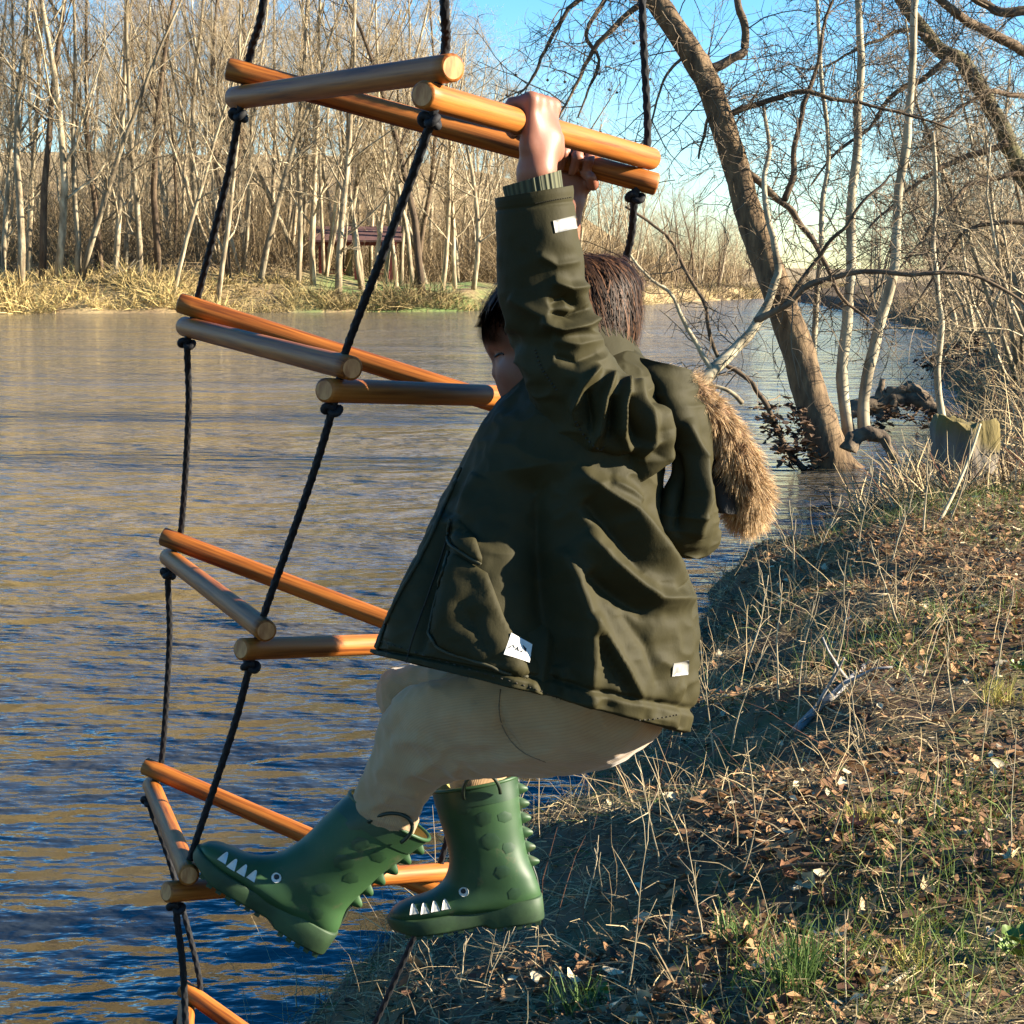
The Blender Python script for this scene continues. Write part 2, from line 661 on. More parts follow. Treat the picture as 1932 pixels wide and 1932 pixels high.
corner_up = {}
for k in range(5):
    t = TV[k]
    n = np.cross(t['N'] - t['L'], t['R'] - t['L'])
    n = n / np.linalg.norm(n)
    if n[2] < 0: n = -n
    corner_up[k] = n
    rr = RUNG_R * 1.02
    over = 0.024
    rung(t['L'] + n * rr, t['R'] - n * rr, over)     # rests on the one below at L, lies under at R
    rung(t['N'] + n * rr, t['L'] - n * rr, over)
    rung(t['R'] + n * rr, t['N'] - n * rr, over)
    for i, c in enumerate('LNR'):
        knot(t[c] - n * (2 * RUNG_R + 0.0085), n, seed=k * 3 + i)
tops = dict(L=D(500, -40, 1.98), N=D(838, -40, 1.60), R=D(1211, -40, 2.05))
for c in 'LNR':
    pts = [tops[c] + np.array([0.002, 0, 0.25]), tops[c]]
    for k in range(5):
        n = corner_up[k]
        v = TV[k][c]
        pts += [v + n * 0.040, v, v - n * 0.036]
        nx = TV[k + 1][c] if k < 4 else v + np.array([0, 0.0, -0.3])
        if c == 'R' and k == 0:
            pts += [D(1183, 480, 2.20), D(1120, 640, 2.30)]
        else:
            pts += [v * 0.62 + nx * 0.38 + np.array([0.004, 0, 0])]
    mb = MB()
    mb.grid(rope_tube(pts), wrap=True, cap0=True, cap1=True)
    mb.build('rope', M_ROPE, ladder)
# ================================================================ the climbing child
from mathutils.geometry import delaunay_2d_cdt


def loft_grid(secs, n, nth, pw=2.0):
    """secs rows: Ax, Ay, Bx, By, depthA, depthB, half thickness. Sections lie along the line of sight."""
    S = crom(np.asarray(secs, float), n)
    A = np.array([D(r[0], r[1], r[4]) for r in S])
    Bp = np.array([D(r[2], r[3], r[5]) for r in S])
    C = (A + Bp) / 2
    Mv = (A - Bp) / 2
    ray = nrm(C - CAM)
    mdir = nrm(Mv)
    ray = nrm(ray - (ray * mdir).sum(-1, keepdims=True) * mdir)
    th = np.arange(nth) / nth * 2 * math.pi
    c, s = np.cos(th), np.sin(th)
    e = 2.0 / pw
    c = np.sign(c) * abs(c) ** e
    s = np.sign(s) * abs(s) ** e
    return C[:, None] + Mv[:, None] * c[None, :, None] + (ray * S[:, 6:7])[:, None] * s[None, :, None]


def grid_normals(G):
    dU = np.roll(G, -1, 1) - np.roll(G, 1, 1)
    dV = np.gradient(G, axis=0)
    N = nrm(np.cross(dU, dV))
    out = G - G.mean(1, keepdims=True)
    sgn = np.sign((N * out).sum(-1).mean())
    return N * sgn


def bvh_of(o):
    me = o.data
    W = world_of(o)
    V = [W @ v.co for v in me.vertices]
    return BVHTree.FromPolygons(V, [tuple(p.vertices) for p in me.polygons])


def ray_on(bv, x, y):
    v = Vector(D(x, y, 1.0) - CAM).normalized()
    h = bv.ray_cast(Vector(CAM), v)
    return h[0], h[1]


def pd(P, A, B):
    """distance from points P (..., 2) to the segment AB and position along it"""
    A, B = np.asarray(A, float), np.asarray(B, float)
    d = B - A
    t = np.clip(((P - A) @ d) / (d @ d), 0, 1)
    return np.linalg.norm(P - A - t[..., None] * d, axis=-1), t


def folds(px, L):
    """sum of ridges (amp > 0) and valleys (amp < 0) given as polylines in the picture"""
    out = np.zeros(px.shape[:-1])
    for poly, w, a in L:
        n = len(poly) - 1
        best = np.full(out.shape, 1e9)
        along = np.zeros(out.shape)
        for i in range(n):
            d, t = pd(px, poly[i], poly[i + 1])
            k = d < best
            best = np.where(k, d, best)
            along = np.where(k, (i + t) / n, along)
        tap = np.sin(np.clip(along, 0.0, 1) * math.pi) ** 0.5 * 0.75 + 0.25
        tap = tap * sstep(0, 0.08, along) ** 0.5
        out += 1.5 * a * tap * np.exp(-(best / (w * 0.95)) ** 1.6)
    return out


# ---- materials
m, nt, b = nodes('olive_parka_cloth')
f = tex(nt, 9, 4)
c = ramp(nt, f, [(0.3, (0.0215, 0.0188, 0.0070)), (0.7, (0.0315, 0.0268, 0.0102))])
nt.links.new(c, b.inputs['Base Color'])
b.inputs['Roughness'].default_value = 0.7
b.inputs['Specular IOR Level'].default_value = 0.12
fa = tex(nt, 38, 8, (1, 1, 0.6), rough=0.62)
fb = tex(nt, 900, 2)
ad = nt.nodes.new('ShaderNodeMath')
ad.operation = 'MULTIPLY_ADD'
nt.links.new(fb, ad.inputs[0])
ad.inputs[1].default_value = 0.10
nt.links.new(fa, ad.inputs[2])
bump(nt, b, ad.outputs[0], 0.38, 0.0032)
M_COAT = m
M_RIB = None
m, nt, b = nodes('ribbed_cuff_knit')
wv = nt.nodes.new('ShaderNodeTexWave')
wv.inputs['Scale'].default_value = 9.0
tcu = nt.nodes.new('ShaderNodeUVMap')
nt.links.new(tcu.outputs[0], wv.inputs[0])
cc = ramp(nt, wv.outputs[0], [(0.0, (0.03, 0.033, 0.016)), (1.0, (0.085, 0.085, 0.043))])
nt.links.new(cc, b.inputs['Base Color'])
b.inputs['Roughness'].default_value = 0.9
bump(nt, b, wv.outputs[0], 0.7, 0.002)
M_RIB = m
M_LINING = pmat('dark_coat_lining', [(0.3, (0.012, 0.012, 0.012)), (0.7, (0.03, 0.028, 0.024))], scale=40, rough=0.9)
M_PALE = pmat('cream_fleece', [(0.3, (0.40, 0.35, 0.27)), (0.7, (0.52, 0.47, 0.38))], scale=120, rough=0.95, bumps=0.6, bdist=0.003)
M_REFL = pmat('silver_reflective_tape', [(0.3, (0.17, 0.167, 0.15)), (0.7, (0.24, 0.235, 0.22))], scale=90, rough=0.45, bumps=0.05, spec=0.5)
M_WHITE = pmat('white_print', [(0.3, (0.46, 0.45, 0.40)), (0.7, (0.56, 0.55, 0.51))], scale=60, rough=0.6, bumps=0.0)
M_BLACKP = pmat('black_print', [(0.3, (0.008, 0.008, 0.008)), (0.7, (0.015, 0.015, 0.015))], scale=60, rough=0.5, bumps=0.0)

m, nt, b = nodes('beige_corduroy')
uvn = nt.nodes.new('ShaderNodeUVMap')
mpn = nt.nodes.new('ShaderNodeMapping')
mpn.inputs['Scale'].default_value = (1, 0.0, 0)
nt.links.new(uvn.outputs[0], mpn.inputs[0])
wv = nt.nodes.new('ShaderNodeTexWave')
wv.inputs['Scale'].default_value = 38.0
wv.inputs['Distortion'].default_value = 0.0
nt.links.new(mpn.outputs[0], wv.inputs[0])
f = tex(nt, 14, 6)
cc = ramp(nt, f, [(0.3, (0.31, 0.195, 0.10)), (0.7, (0.40, 0.265, 0.145))])
mx = nt.nodes.new('ShaderNodeMix')
mx.data_type = 'RGBA'
mx.blend_type = 'MULTIPLY'
mx.inputs[0].default_value = 0.22
nt.links.new(cc, mx.inputs[6])
nt.links.new(ramp(nt, wv.outputs[0], [(0.0, (0.62, 0.58, 0.55)), (0.5, (1, 1, 1))]), mx.inputs[7])
nt.links.new(mx.outputs[2], b.inputs['Base Color'])
b.inputs['Roughness'].default_value = 0.95
b.inputs['Specular IOR Level'].default_value = 0.1
b.inputs['Sheen Weight'].default_value = 0.2
bump(nt, b, wv.outputs[0], 0.25, 0.0008)
M_CORD = m

m, nt, b = nodes('skin')
f = tex(nt, 30, 4)
cc = ramp(nt, f, [(0.3, (0.19, 0.068, 0.037)), (0.7, (0.24, 0.096, 0.054))])
nt.links.new(cc, b.inputs['Base Color'])
b.inputs['Roughness'].default_value = 0.5
b.inputs['Specular IOR Level'].default_value = 0.35
b.inputs['Subsurface Weight'].default_value = 0.15
b.inputs['Subsurface Radius'].default_value = (0.006, 0.0025, 0.0015)
b.inputs['Subsurface Scale'].default_value = 1.0
bump(nt, b, tex(nt, 420, 3), 0.12, 0.0006)
M_SKIN = m
M_HAIR = vmat('brown_hair', rough=0.55, spec=0.12)
M_FUR = vmat('tan_fur', rough=0.7, spec=0.25, transl=0.25)
M_BOOT = pmat('green_rubber', [(0.25, (0.014, 0.040, 0.014)), (0.5, (0.022, 0.057, 0.019)), (0.75, (0.031, 0.074, 0.025))], scale=9, rough=0.5, bumps=0.12, bdist=0.004, spec=0.3)
nt = M_BOOT.node_tree          # boot_dirt: dried mud smears
b = nt.nodes['Principled BSDF']
src_ = b.inputs['Base Color'].links[0].from_socket
mk = ramp(nt, tex(nt, 28, 6, rough=0.7), [(0.58, (0, 0, 0)), (0.72, (0.55, 0.55, 0.55))])
mx = nt.nodes.new('ShaderNodeMix')
mx.data_type = 'RGBA'
nt.links.new(mk, mx.inputs[0])
nt.links.new(src_, mx.inputs[6])
mx.inputs[7].default_value = (0.10, 0.075, 0.045, 1)
nt.links.new(mx.outputs[2], b.inputs['Base Color'])
M_SPOT = pmat('dark_green_print', [(0.3, (0.011, 0.034, 0.012)), (0.7, (0.015, 0.042, 0.015))], scale=40, rough=0.45, bumps=0.0, spec=0.4)
M_SOLE = pmat('dark_green_sole_rubber', [(0.3, (0.010, 0.024, 0.010)), (0.7, (0.03, 0.062, 0.022))], scale=22, rough=0.6, bumps=0.2, bdist=0.003)
M_TRIM = pmat('near_black_rubber', [(0.3, (0.012, 0.018, 0.012)), (0.7, (0.025, 0.035, 0.022))], scale=30, rough=0.45, bumps=0.0)
M_BOOTIN = pmat('yellow_boot_lining', [(0.3, (0.30, 0.24, 0.07)), (0.7, (0.42, 0.35, 0.12))], scale=30, rough=0.9)

person = empty('person', tuple(D(1000, 1500, 2.1)))
tag(person, 'child in dark olive parka, beige trousers and green boots hanging from the rope ladder', 'person')


def add_uv(me, rows, cols):
    """u along the ring, v along the length for a wrapped grid that fills the first rows*cols vertices"""
    uv = me.uv_layers.new(name='UVMap')
    n = len(me.loops)
    vi = np.empty(n, np.int32)
    me.loops.foreach_get('vertex_index', vi)
    blk = vi % (rows * cols)
    r, c = blk // cols, blk % cols
    u = c / cols
    ls = np.empty(len(me.polygons), np.int32)
    lt = np.empty(len(me.polygons), np.int32)
    me.polygons.foreach_get('loop_start', ls)
    me.polygons.foreach_get('loop_total', lt)
    pi = np.repeat(np.arange(len(ls)), lt)
    umax = np.zeros(len(ls))
    np.maximum.at(umax, pi, u)
    u = np.where((umax[pi] > 0.75) & (u < 0.25), u + 1, u)
    data = np.stack([u, r / rows], -1).astype(np.float32)
    uv.data.foreach_set('uv', data.ravel())


# ---------------------------------------------------------------- body (one skin surface)
class SDF:
    def __init__(s, lo, hi, h):
        s.lo = np.asarray(lo, float)
        s.h = h
        s.n = np.ceil((np.asarray(hi) - s.lo) / h).astype(int) + 1
        s.F = np.full(s.n, 0.06, np.float32)

    def sub(s, lo, hi, m):
        a = np.clip(np.floor((np.asarray(lo) - m - s.lo) / s.h).astype(int), 0, s.n)
        b_ = np.clip(np.ceil((np.asarray(hi) + m - s.lo) / s.h).astype(int), 0, s.n)
        sl = tuple(slice(i, j) for i, j in zip(a, b_))
        ax = [s.lo[k] + s.h * np.arange(a[k], b_[k]) for k in range(3)]
        return sl, np.stack(np.meshgrid(*ax, indexing='ij'), -1)

    def join(s, sl, d, k):
        F = s.F[sl]
        hh = np.clip(0.5 + 0.5 * (F - d) / k, 0, 1)
        s.F[sl] = F * (1 - hh) + d * hh - k * hh * (1 - hh)

    def cut(s, sl, d, k):
        F = s.F[sl]
        hh = np.clip(0.5 - 0.5 * (F + d) / k, 0, 1)
        s.F[sl] = F * (1 - hh) - d * hh + k * hh * (1 - hh)

    def cone(s, a, b_, ra, rb, k=0.006):
        a, b_ = np.asarray(a, float), np.asarray(b_, float)
        r = max(ra, rb)
        sl, P = s.sub(np.minimum(a, b_) - r, np.maximum(a, b_) + r, 0.03)
        d = b_ - a
        t = np.clip(((P - a) @ d) / max(d @ d, 1e-9), 0, 1)
        s.join(sl, np.linalg.norm(P - a - t[..., None] * d, axis=-1) - (ra + (rb - ra) * t), k)

    def ell(s, c, ax, rad, k=0.01, cut=False):
        c = np.asarray(c, float)
        rad = np.asarray(rad, float)
        sl, P = s.sub(c - rad.max(), c + rad.max(), 0.03)
        q = (P - c) @ np.asarray(ax).T
        k0 = np.linalg.norm(q / rad, axis=-1)
        k1 = np.linalg.norm(q / rad ** 2, axis=-1)
        d = k0 * (k0 - 1) / np.maximum(k1, 1e-6)
        (s.cut if cut else s.join)(sl, d, k)

    def surface(s):
        F = s.F
        n = np.array(F.shape)
        cs = n - 1
        pos = np.zeros((*cs, 3), np.float32)
        cnt = np.zeros(cs, np.float32)
        def corner(o): return F[o[0]:o[0] + cs[0], o[1]:o[1] + cs[1], o[2]:o[2] + cs[2]]
        for ax in range(3):
            o1, o2 = [k for k in range(3) if k != ax]
            for a in (0, 1):
                for c in (0, 1):
                    p0 = [0, 0, 0]
                    p0[o1], p0[o2] = a, c
                    p1 = list(p0)
                    p1[ax] = 1
                    f0, f1 = corner(p0), corner(p1)
                    mk = (f0 < 0) != (f1 < 0)
                    ii = np.nonzero(mk)
                    t = f0[ii] / (f0[ii] - f1[ii])
                    v = np.tile(np.array(p0, np.float32), (len(t), 1))
                    v[:, ax] += t
                    pos[ii] += v
                    cnt[ii] += 1
        act = np.nonzero(cnt > 0)
        idx = np.full(cs, -1, np.int64)
        idx[act] = np.arange(len(act[0]))
        V = s.lo + s.h * (np.stack(act, -1) + pos[act] / cnt[act][:, None])
        Q = []
        for ax in range(3):
            o1, o2 = [(1, 2), (2, 0), (0, 1)][ax]
            a = [slice(1, -1)] * 3
            a[ax] = slice(0, -1)
            b_ = list(a)
            b_[ax] = slice(1, None)
            f0, f1 = F[tuple(a)], F[tuple(b_)]
            ii = np.array(np.nonzero((f0 < 0) != (f1 < 0)))
            sg = f0[tuple(ii)] < 0
            base = ii.copy()
            for k in range(3):
                if k != ax: base[k] += 1
            def cell(d1, d2):
                c = base.copy()
                c[o1] += d1
                c[o2] += d2
                return idx[tuple(c)]
            q = np.stack([cell(-1, -1), cell(0, -1), cell(0, 0), cell(-1, 0)], -1)
            q[~sg] = q[~sg][:, ::-1]
            Q.append(q)
        Q = np.vstack(Q)
        Q = Q[(Q >= 0).all(1)]
        return V, Q


HEADD = 2.03
body = SDF((-0.20, 1.72, 1.45), (0.26, 2.40, 2.48), 0.0035)
I3 = np.stack([RT, UP, FW])                      # picture axes: right, up, away


def rotax(deg):
    a = R(deg)
    return np.stack([math.cos(a) * RT + math.sin(a) * UP, -math.sin(a) * RT + math.cos(a) * UP, FW])


# head, looking to the left and a little down
body.ell(D(1052, 598, HEADD), rotax(6), (0.083, 0.066, 0.066), 0.01)
body.ell(D(991, 672, HEADD), rotax(8), (0.0335, 0.050, 0.050), 0.018)
body.ell(D(955, 632, HEADD), rotax(10), (0.026, 0.030, 0.050), 0.02)
body.ell(D(1010, 712, HEADD), rotax(20), (0.045, 0.035, 0.045), 0.02)
for sd in (-1, 1):
    body.ell(D(975, 702, HEADD + sd * 0.026), I3, (0.020, 0.022, 0.019), 0.012)     # cheeks
    body.ell(D(944, 668, HEADD + sd * 0.024), I3, (0.008, 0.006, 0.012), 0.010, cut=True)   # eye hollows
    body.ell(D(951, 669, HEADD + sd * 0.023), I3, (0.010, 0.010, 0.011), 0.004)     # eyes under their lids
    body.ell(D(1072, 648, HEADD + sd * 0.067), rotax(15), (0.013, 0.019, 0.007), 0.004)   # ears
body.cone(D(947, 676, HEADD), D(937, 704, HEADD), 0.0045, 0.0066, 0.005)
for sd in (-1, 1):
    body.cone(D(942, 706, HEADD + sd * 0.006), D(948, 709, HEADD + sd * 0.008), 0.0052, 0.0045, 0.003)
body.cone(D(951, 735, HEADD - 0.014), D(951, 735, HEADD + 0.014), 0.0048, 0.0048, 0.004)
body.cone(D(955, 746, HEADD - 0.012), D(955, 746, HEADD + 0.012), 0.0048, 0.0048, 0.004)
body.cone(D(1085, 660, HEADD), D(1105, 770, HEADD), 0.040, 0.045, 0.02)
# trunk, hidden by the coat
body.ell(D(1100, 900, 2.03), rotax(12), (0.085, 0.13, 0.11), 0.03)
body.ell(D(1130, 1150, 2.06), rotax(8), (0.085, 0.13, 0.105), 0.04)
# arms
body.cone(D(1140, 780, 1.95), D(1040, 590, 1.895), 0.036, 0.030, 0.02)
body.cone(D(1040, 590, 1.895), D(1012, 335, 1.853), 0.030, 0.0195, 0.01)
body.cone(D(1070, 760, 2.13), D(1035, 590, 2.17), 0.036, 0.030, 0.02)
body.cone(D(1035, 590, 2.17), D(1070, 385, 2.135), 0.030, 0.0195, 0.01)


def grip(Rn, Rf, px_x, e_side, wrist, thumb_dir, wr=0.0185, k=0.0045):
    """a hand closed round the bar Rn-Rf where it crosses picture column px_x; palm on the e_side of the bar"""
    a = nrm(Rf - Rn)
    best = min(np.linspace(0, 1, 400), key=lambda t: abs(proj(Rn + (Rf - Rn) * t)[0] - px_x))
    c0 = Rn + (Rf - Rn) * best
    eu = nrm(UP - (UP @ a) * a)
    es = nrm(np.cross(a, eu))
    if es @ e_side < 0: es = -es
    r = RUNG_R
    mcps = []
    for off, s_ in zip((-0.0245, -0.0085, 0.0080, 0.0230), ((0.88, 1.0, 1.04, 0.97) if thumb_dir > 0 else (0.97, 1.04, 1.0, 0.88))):
        c = c0 + a * off
        mc = c + eu * (r + 0.007) + es * (r + 0.002)
        pi_ = c + eu * (r + 0.0085) * s_ - es * (r * 0.55)
        di = c + eu * 0.002 - es * (r + 0.0075) * s_
        ti = c - eu * (r * 0.95) - es * (r * 0.55)
        body.cone(mc, pi_, 0.0082, 0.0074, k)
        body.cone(pi_, di, 0.0074, 0.0066, 0.002)
        body.cone(di, ti, 0.0066, 0.0058, 0.002)
        body.cone(mc, c + (wrist - c0) * 0.55 - a * off * 0.25 + es * 0.004, 0.0082, 0.0105, 0.008)
        mcps.append(mc)
        body.ell(mc + eu * 0.001, np.stack([a, eu, es]), (0.0068, 0.0072, 0.0085), 0.003)
    pc = c0 + es * (r + 0.0065) - eu * 0.012
    body.ell(pc, np.stack([a, eu, es]), (0.027, 0.024, 0.0095), 0.008)
    body.cone(pc - eu * 0.008, wrist, 0.0165, wr, 0.014)
    ta = a * thumb_dir
    t0 = pc + ta * 0.017 - eu * 0.018
    t1 = c0 + ta * 0.033 + es * (r + 0.001) - eu * 0.012
    t2 = c0 + ta * 0.036 - es * 0.004 - eu * (r + 0.0075)
    t3 = c0 + ta * 0.031 - es * (r + 0.003) - eu * (r + 0.002)
    body.cone(t0, t1, 0.0105, 0.0088, 0.007)
    body.cone(t1, t2, 0.0086, 0.0076, 0.002)
    body.cone(t2, t3, 0.0076, 0.0064, 0.002)


n0 = corner_up[0]
rr = RUNG_R * 1.02
grip(TV[0]['N'] - n0 * rr, TV[0]['R'] + n0 * rr, 1000, -FW + 0.6 * RT, D(1012, 318, 1.848), 1)
grip(TV[0]['L'] + n0 * rr, TV[0]['R'] - n0 * rr, 1072, FW, D(1076, 366, 2.142), 1)
# legs, hidden by the trousers
V_BODY, Q_BODY = body.surface()
mb = MB()
mb.add(V_BODY, [Q_BODY])
body_o = mb.build('body', M_SKIN, person)
sm = body_o.modifiers.new('smooth', 'SMOOTH')
sm.factor = 0.5
sm.iterations = 3
# ---------------------------------------------------------------- trousers
leg_near = [
    (1110, 1262, 1262, 1350, 2.06, 2.06, .080), (1020, 1262, 1232, 1398, 2.06, 2.06, .090), (960, 1262, 1150, 1448, 2.06, 2.06, .082),
    (885, 1268, 1035, 1464, 2.075, 2.075, .072), (822, 1280, 940, 1466, 2.09, 2.09, .064), (770, 1300, 880, 1467, 2.115, 2.115, .057),
    (736, 1332, 842, 1478, 2.14, 2.14, .052), (713, 1382, 814, 1500, 2.165, 2.165, .048), (695, 1440, 797, 1527, 2.19, 2.19, .045),
    (670, 1492, 784, 1556, 2.232, 2.232, .039), (654, 1532, 762, 1600, 2.252, 2.252, .035), (632, 1580, 728, 1640, 2.257, 2.257, .031)]
leg_far = [
    (1110, 1262, 1250, 1350, 2.13, 2.13, .080), (1010, 1258, 1190, 1420, 2.16, 2.16, .080), (900, 1252, 1040, 1440, 2.20, 2.20, .070),
    (800, 1250, 920, 1425, 2.23, 2.23, .060), (740, 1262, 850, 1405, 2.26, 2.26, .052), (714, 1300, 830, 1398, 2.28, 2.28, .050),
    (722, 1350, 850, 1396, 2.29, 2.29, .048), (775, 1412, 885, 1400, 2.34, 2.34, .040), (845, 1468, 945, 1440, 2.38, 2.38, .032), (860, 1540, 955, 1520, 2.385, 2.385, .030)]
FOLD_LEG = [([(845, 1420), (790, 1395), (735, 1400)], 13, 0.004), ([(870, 1455), (820, 1440), (760, 1470)], 14, 0.005), ([(790, 1500), (740, 1500), (690, 1530)], 12, 0.003),
            ([(945, 1310), (950, 1370), (1000, 1430)], 7, -0.004), ([(800, 1300), (850, 1340), (940, 1350)], 30, 0.004), ([(900, 1440), (990, 1425), (1090, 1440)], 14, 0.0035),
            ([(770, 1560), (720, 1545), (670, 1520)], 9, 0.0035), ([(1130, 1440), (1180, 1400), (1220, 1360)], 16, 0.004), ([(760, 1360), (720, 1400), (700, 1450)], 14, -0.003)]
mb = MB()
rows_l, cols_l = 150, 120
for secs in (leg_near, leg_far):
    G = loft_grid(secs, rows_l, cols_l, 2.2)
    N = grid_normals(G)
    px = proj(G)
    near = np.clip(-(N @ FW), 0, 1)
    dsp = (1.2 * folds(px, FOLD_LEG) if secs is leg_near else 0.0) * near
    dsp = dsp + 0.0030 * fbm(G * 16, 31, 3) + 0.0018 * (1 - 2 * abs(fbm(G * 34 + 7, 33, 2)))
    G = G + N * dsp[..., None]
    mb.grid(G, wrap=True)
me = mb.mesh('trousers')
add_uv(me, rows_l, cols_l)
trousers = link('trousers', me, person, M_CORD)
bv_leg = bvh_of(trousers)


def seam(name, pts, bv, r, mat, parent, off=0.0005, n=60, dash=False):
    P = []
    for x, y in crom(np.array(pts, float), n):
        h, nn_ = ray_on(bv, x, y)
        if h is not None:
            nn_ = nn_ if nn_.dot(Vector(FW)) < 0 else -nn_
            P.append(np.array(h + nn_ * off))
    if len(P) < 3: return None
    mb = MB()
    if dash:
        for i in range(0, len(P) - 2, 3):
            mb.tube([P[i], (P[i] + P[i + 1]) / 2, P[i + 1]], r, 5)
    else:
        mb.tube(P, r, 6)
    o = mb.build(name, mat, parent)
    if dash: o['kind'] = 'stuff'
    return o


M_THREAD = pmat('dark_thread', [(0.3, (0.02, 0.018, 0.012)), (0.7, (0.035, 0.03, 0.02))], scale=200, rough=0.9, bumps=0)
# closed lids: dark lash lines on the skin
bv_body = BVHTree.FromPolygons([Vector(v_) for v_ in V_BODY], [tuple(int(i) for i in q_) for q_ in Q_BODY])
seam('eyelash', [(937, 671), (941, 668), (946, 667), (951, 668)], bv_body, 0.0013, M_BLACKP, person, 0.0006, n=24)
seam('eyelash', [(935, 673), (938, 670.5), (942, 669.5)], bv_body, 0.0010, M_BLACKP, person, 0.0012, n=16)
M_SEAMT = pmat('trouser_thread', [(0.3, (0.12, 0.085, 0.05)), (0.7, (0.17, 0.12, 0.075))], scale=200, rough=0.9, bumps=0)
seam('pocket_seam', [(944, 1300), (942, 1345), (955, 1385), (985, 1418), (1030, 1438)], bv_leg, 0.0006, M_SEAMT, trousers, 0.0002)

# ---------------------------------------------------------------- parka
torso = [
    (1000, 690, 1188, 648, 2.02, 2.02, .062), (972, 722, 1215, 676, 2.02, 2.02, .098), (940, 755, 1240, 712, 2.02, 2.02, .122), (906, 800, 1253, 770, 2.015, 2.025, .138),
    (876, 862, 1252, 830, 2.01, 2.03, .146), (848, 920, 1246, 892, 2.00, 2.035, .150), (820, 980, 1238, 958, 1.99, 2.04, .152), (792, 1045, 1252, 1045, 1.98, 2.05, .156),
    (762, 1115, 1276, 1118, 1.97, 2.065, .160), (738, 1170, 1293, 1190, 1.965, 2.08, .164), (722, 1212, 1284, 1285, 1.96, 2.085, .166), (715, 1236, 1262, 1376, 1.96, 2.09, .166)]
FOLD_COAT = [
    ([(1085, 883), (1182, 959), (1242, 1049), (1279, 1104)], 20, 0.016), ([(1103, 1001), (1158, 1067), (1230, 1128), (1303, 1134)], 18, 0.014),
    ([(1061, 1031), (1091, 1098), (1112, 1170), (1114, 1250), (1112, 1340)], 18, 0.017), ([(1115, 1152), (1158, 1231), (1212, 1328)], 13, 0.010),
    ([(1105, 940), (1165, 1010), (1215, 1080)], 16, -0.010), ([(1110, 1080), (1170, 1130), (1220, 1160)], 16, -0.010), ([(1125, 1190), (1165, 1265), (1200, 1320)], 10, -0.009),
    ([(1170, 1150), (1220, 1220), (1240, 1290)], 12, -0.005), ([(1150, 905), (1185, 925), (1205, 945)], 12, 0.008),
    ([(990, 880), (1010, 1030), (1035, 1170), (1070, 1330)], 60, -0.033), ([(850, 990), (825, 1090), (790, 1230)], 11, -0.010),
    ([(848, 965), (808, 1055), (768, 1145), (742, 1212)], 17, 0.010), ([(885, 1010), (856, 1090), (838, 1200)], 30, 0.010), ([(870, 1130), (900, 1190), (925, 1235)], 12, -0.004),
    ([(1005, 1288), (1030, 1322)], 9, 0.005), ([(1068, 1262), (1076, 1330)], 9, 0.008), ([(905, 895), (885, 935), (868, 970)], 14, 0.006)]
rows_t, cols_t = 330, 300
G = loft_grid(torso, rows_t, cols_t, 2.25)
N = grid_normals(G)
px = proj(G)
near = sstep(0.0, 0.35, -(N @ FW))
v = np.linspace(0, 1, rows_t)[:, None] * np.ones((1, cols_t))
wr = fbm(G * np.array([11, 11, 9]) + 3, 41, 3)
dsp = folds(px, FOLD_COAT) * near + 0.0024 * wr * sstep(0.02, 0.2, v) + (1 - near) * 0.006 * fbm(G * 14, 44, 2)
dsp += 0.0022 * (1 - 2 * abs(fbm(G * 30 + 11, 46, 2)))
# hem: gathered band below a drawn-in seam
band = sstep(0.945, 0.962, v)
puck = vnoise(np.stack([np.arange(cols_t) / cols_t * 64, np.zeros(cols_t), np.zeros(cols_t)], -1), 51)[None] * np.ones((rows_t, 1))
dsp += -0.006 * np.exp(-((v - 0.952) / 0.006) ** 2) + band * (0.0022 + 0.0036 * puck * sstep(1.0, 0.985, v)) + 0.003 * puck * np.exp(-((v - 0.925) / 0.016) ** 2)
dsp -= 0.006 * sstep(0.992, 1.0, v)
G = G + N * dsp[..., None]
mb = MB()
inner = G[-1][None] * np.ones((5, 1, 1))
cen = G[-1].mean(0)
upv = nrm(G[0].mean(0) - G[-1].mean(0))
inn = np.stack([G[-1], G[-1] + (cen - G[-1]) * 0.03 + upv * 0.001, G[-1] + (cen - G[-1]) * 0.05 + upv * 0.012, G[-1] + (cen - G[-1]) * 0.10 + upv * 0.06, G[-1] + (cen - G[-1]) * 0.55 + upv * 0.12])
mb.grid(np.vstack([G, inn[1:]]), wrap=True)
parka = mb.build('parka', M_COAT, person)
bv_coat = bvh_of(parka)

# sleeves
sleeve_n = [
    (937, 374, 1078, 350, 1.862, 1.862, .039), (934, 420, 1088, 408, 1.866, 1.866, .042), (936, 480, 1098, 474, 1.872, 1.872, .044), (940, 545, 1108, 545, 1.882, 1.882, .047),
    (951, 602, 1124, 608, 1.892, 1.892, .052), (966, 656, 1134, 655, 1.902, 1.902, .056), (988, 716, 1170, 700, 1.912, 1.912, .062), (1010, 772, 1222, 742, 1.922, 1.922, .068),
    (1034, 830, 1254, 798, 1.936, 1.936, .071), (1060, 885, 1258, 852, 1.952, 1.952, .068), (1095, 925, 1238, 905, 1.975, 1.975, .055)]
sleeve_f = [
    (1002, 402, 1080, 398, 2.135, 2.135, .036), (988, 480, 1082, 470, 2.15, 2.15, .042), (980, 560, 1084, 560, 2.165, 2.165, .046), (985, 640, 1095, 640, 2.16, 2.16, .052),
    (1000, 720, 1130, 715, 2.14, 2.14, .060), (1030, 790, 1180, 770, 2.11, 2.11, .065), (1060, 850, 1190, 830, 2.08, 2.08, .06)]
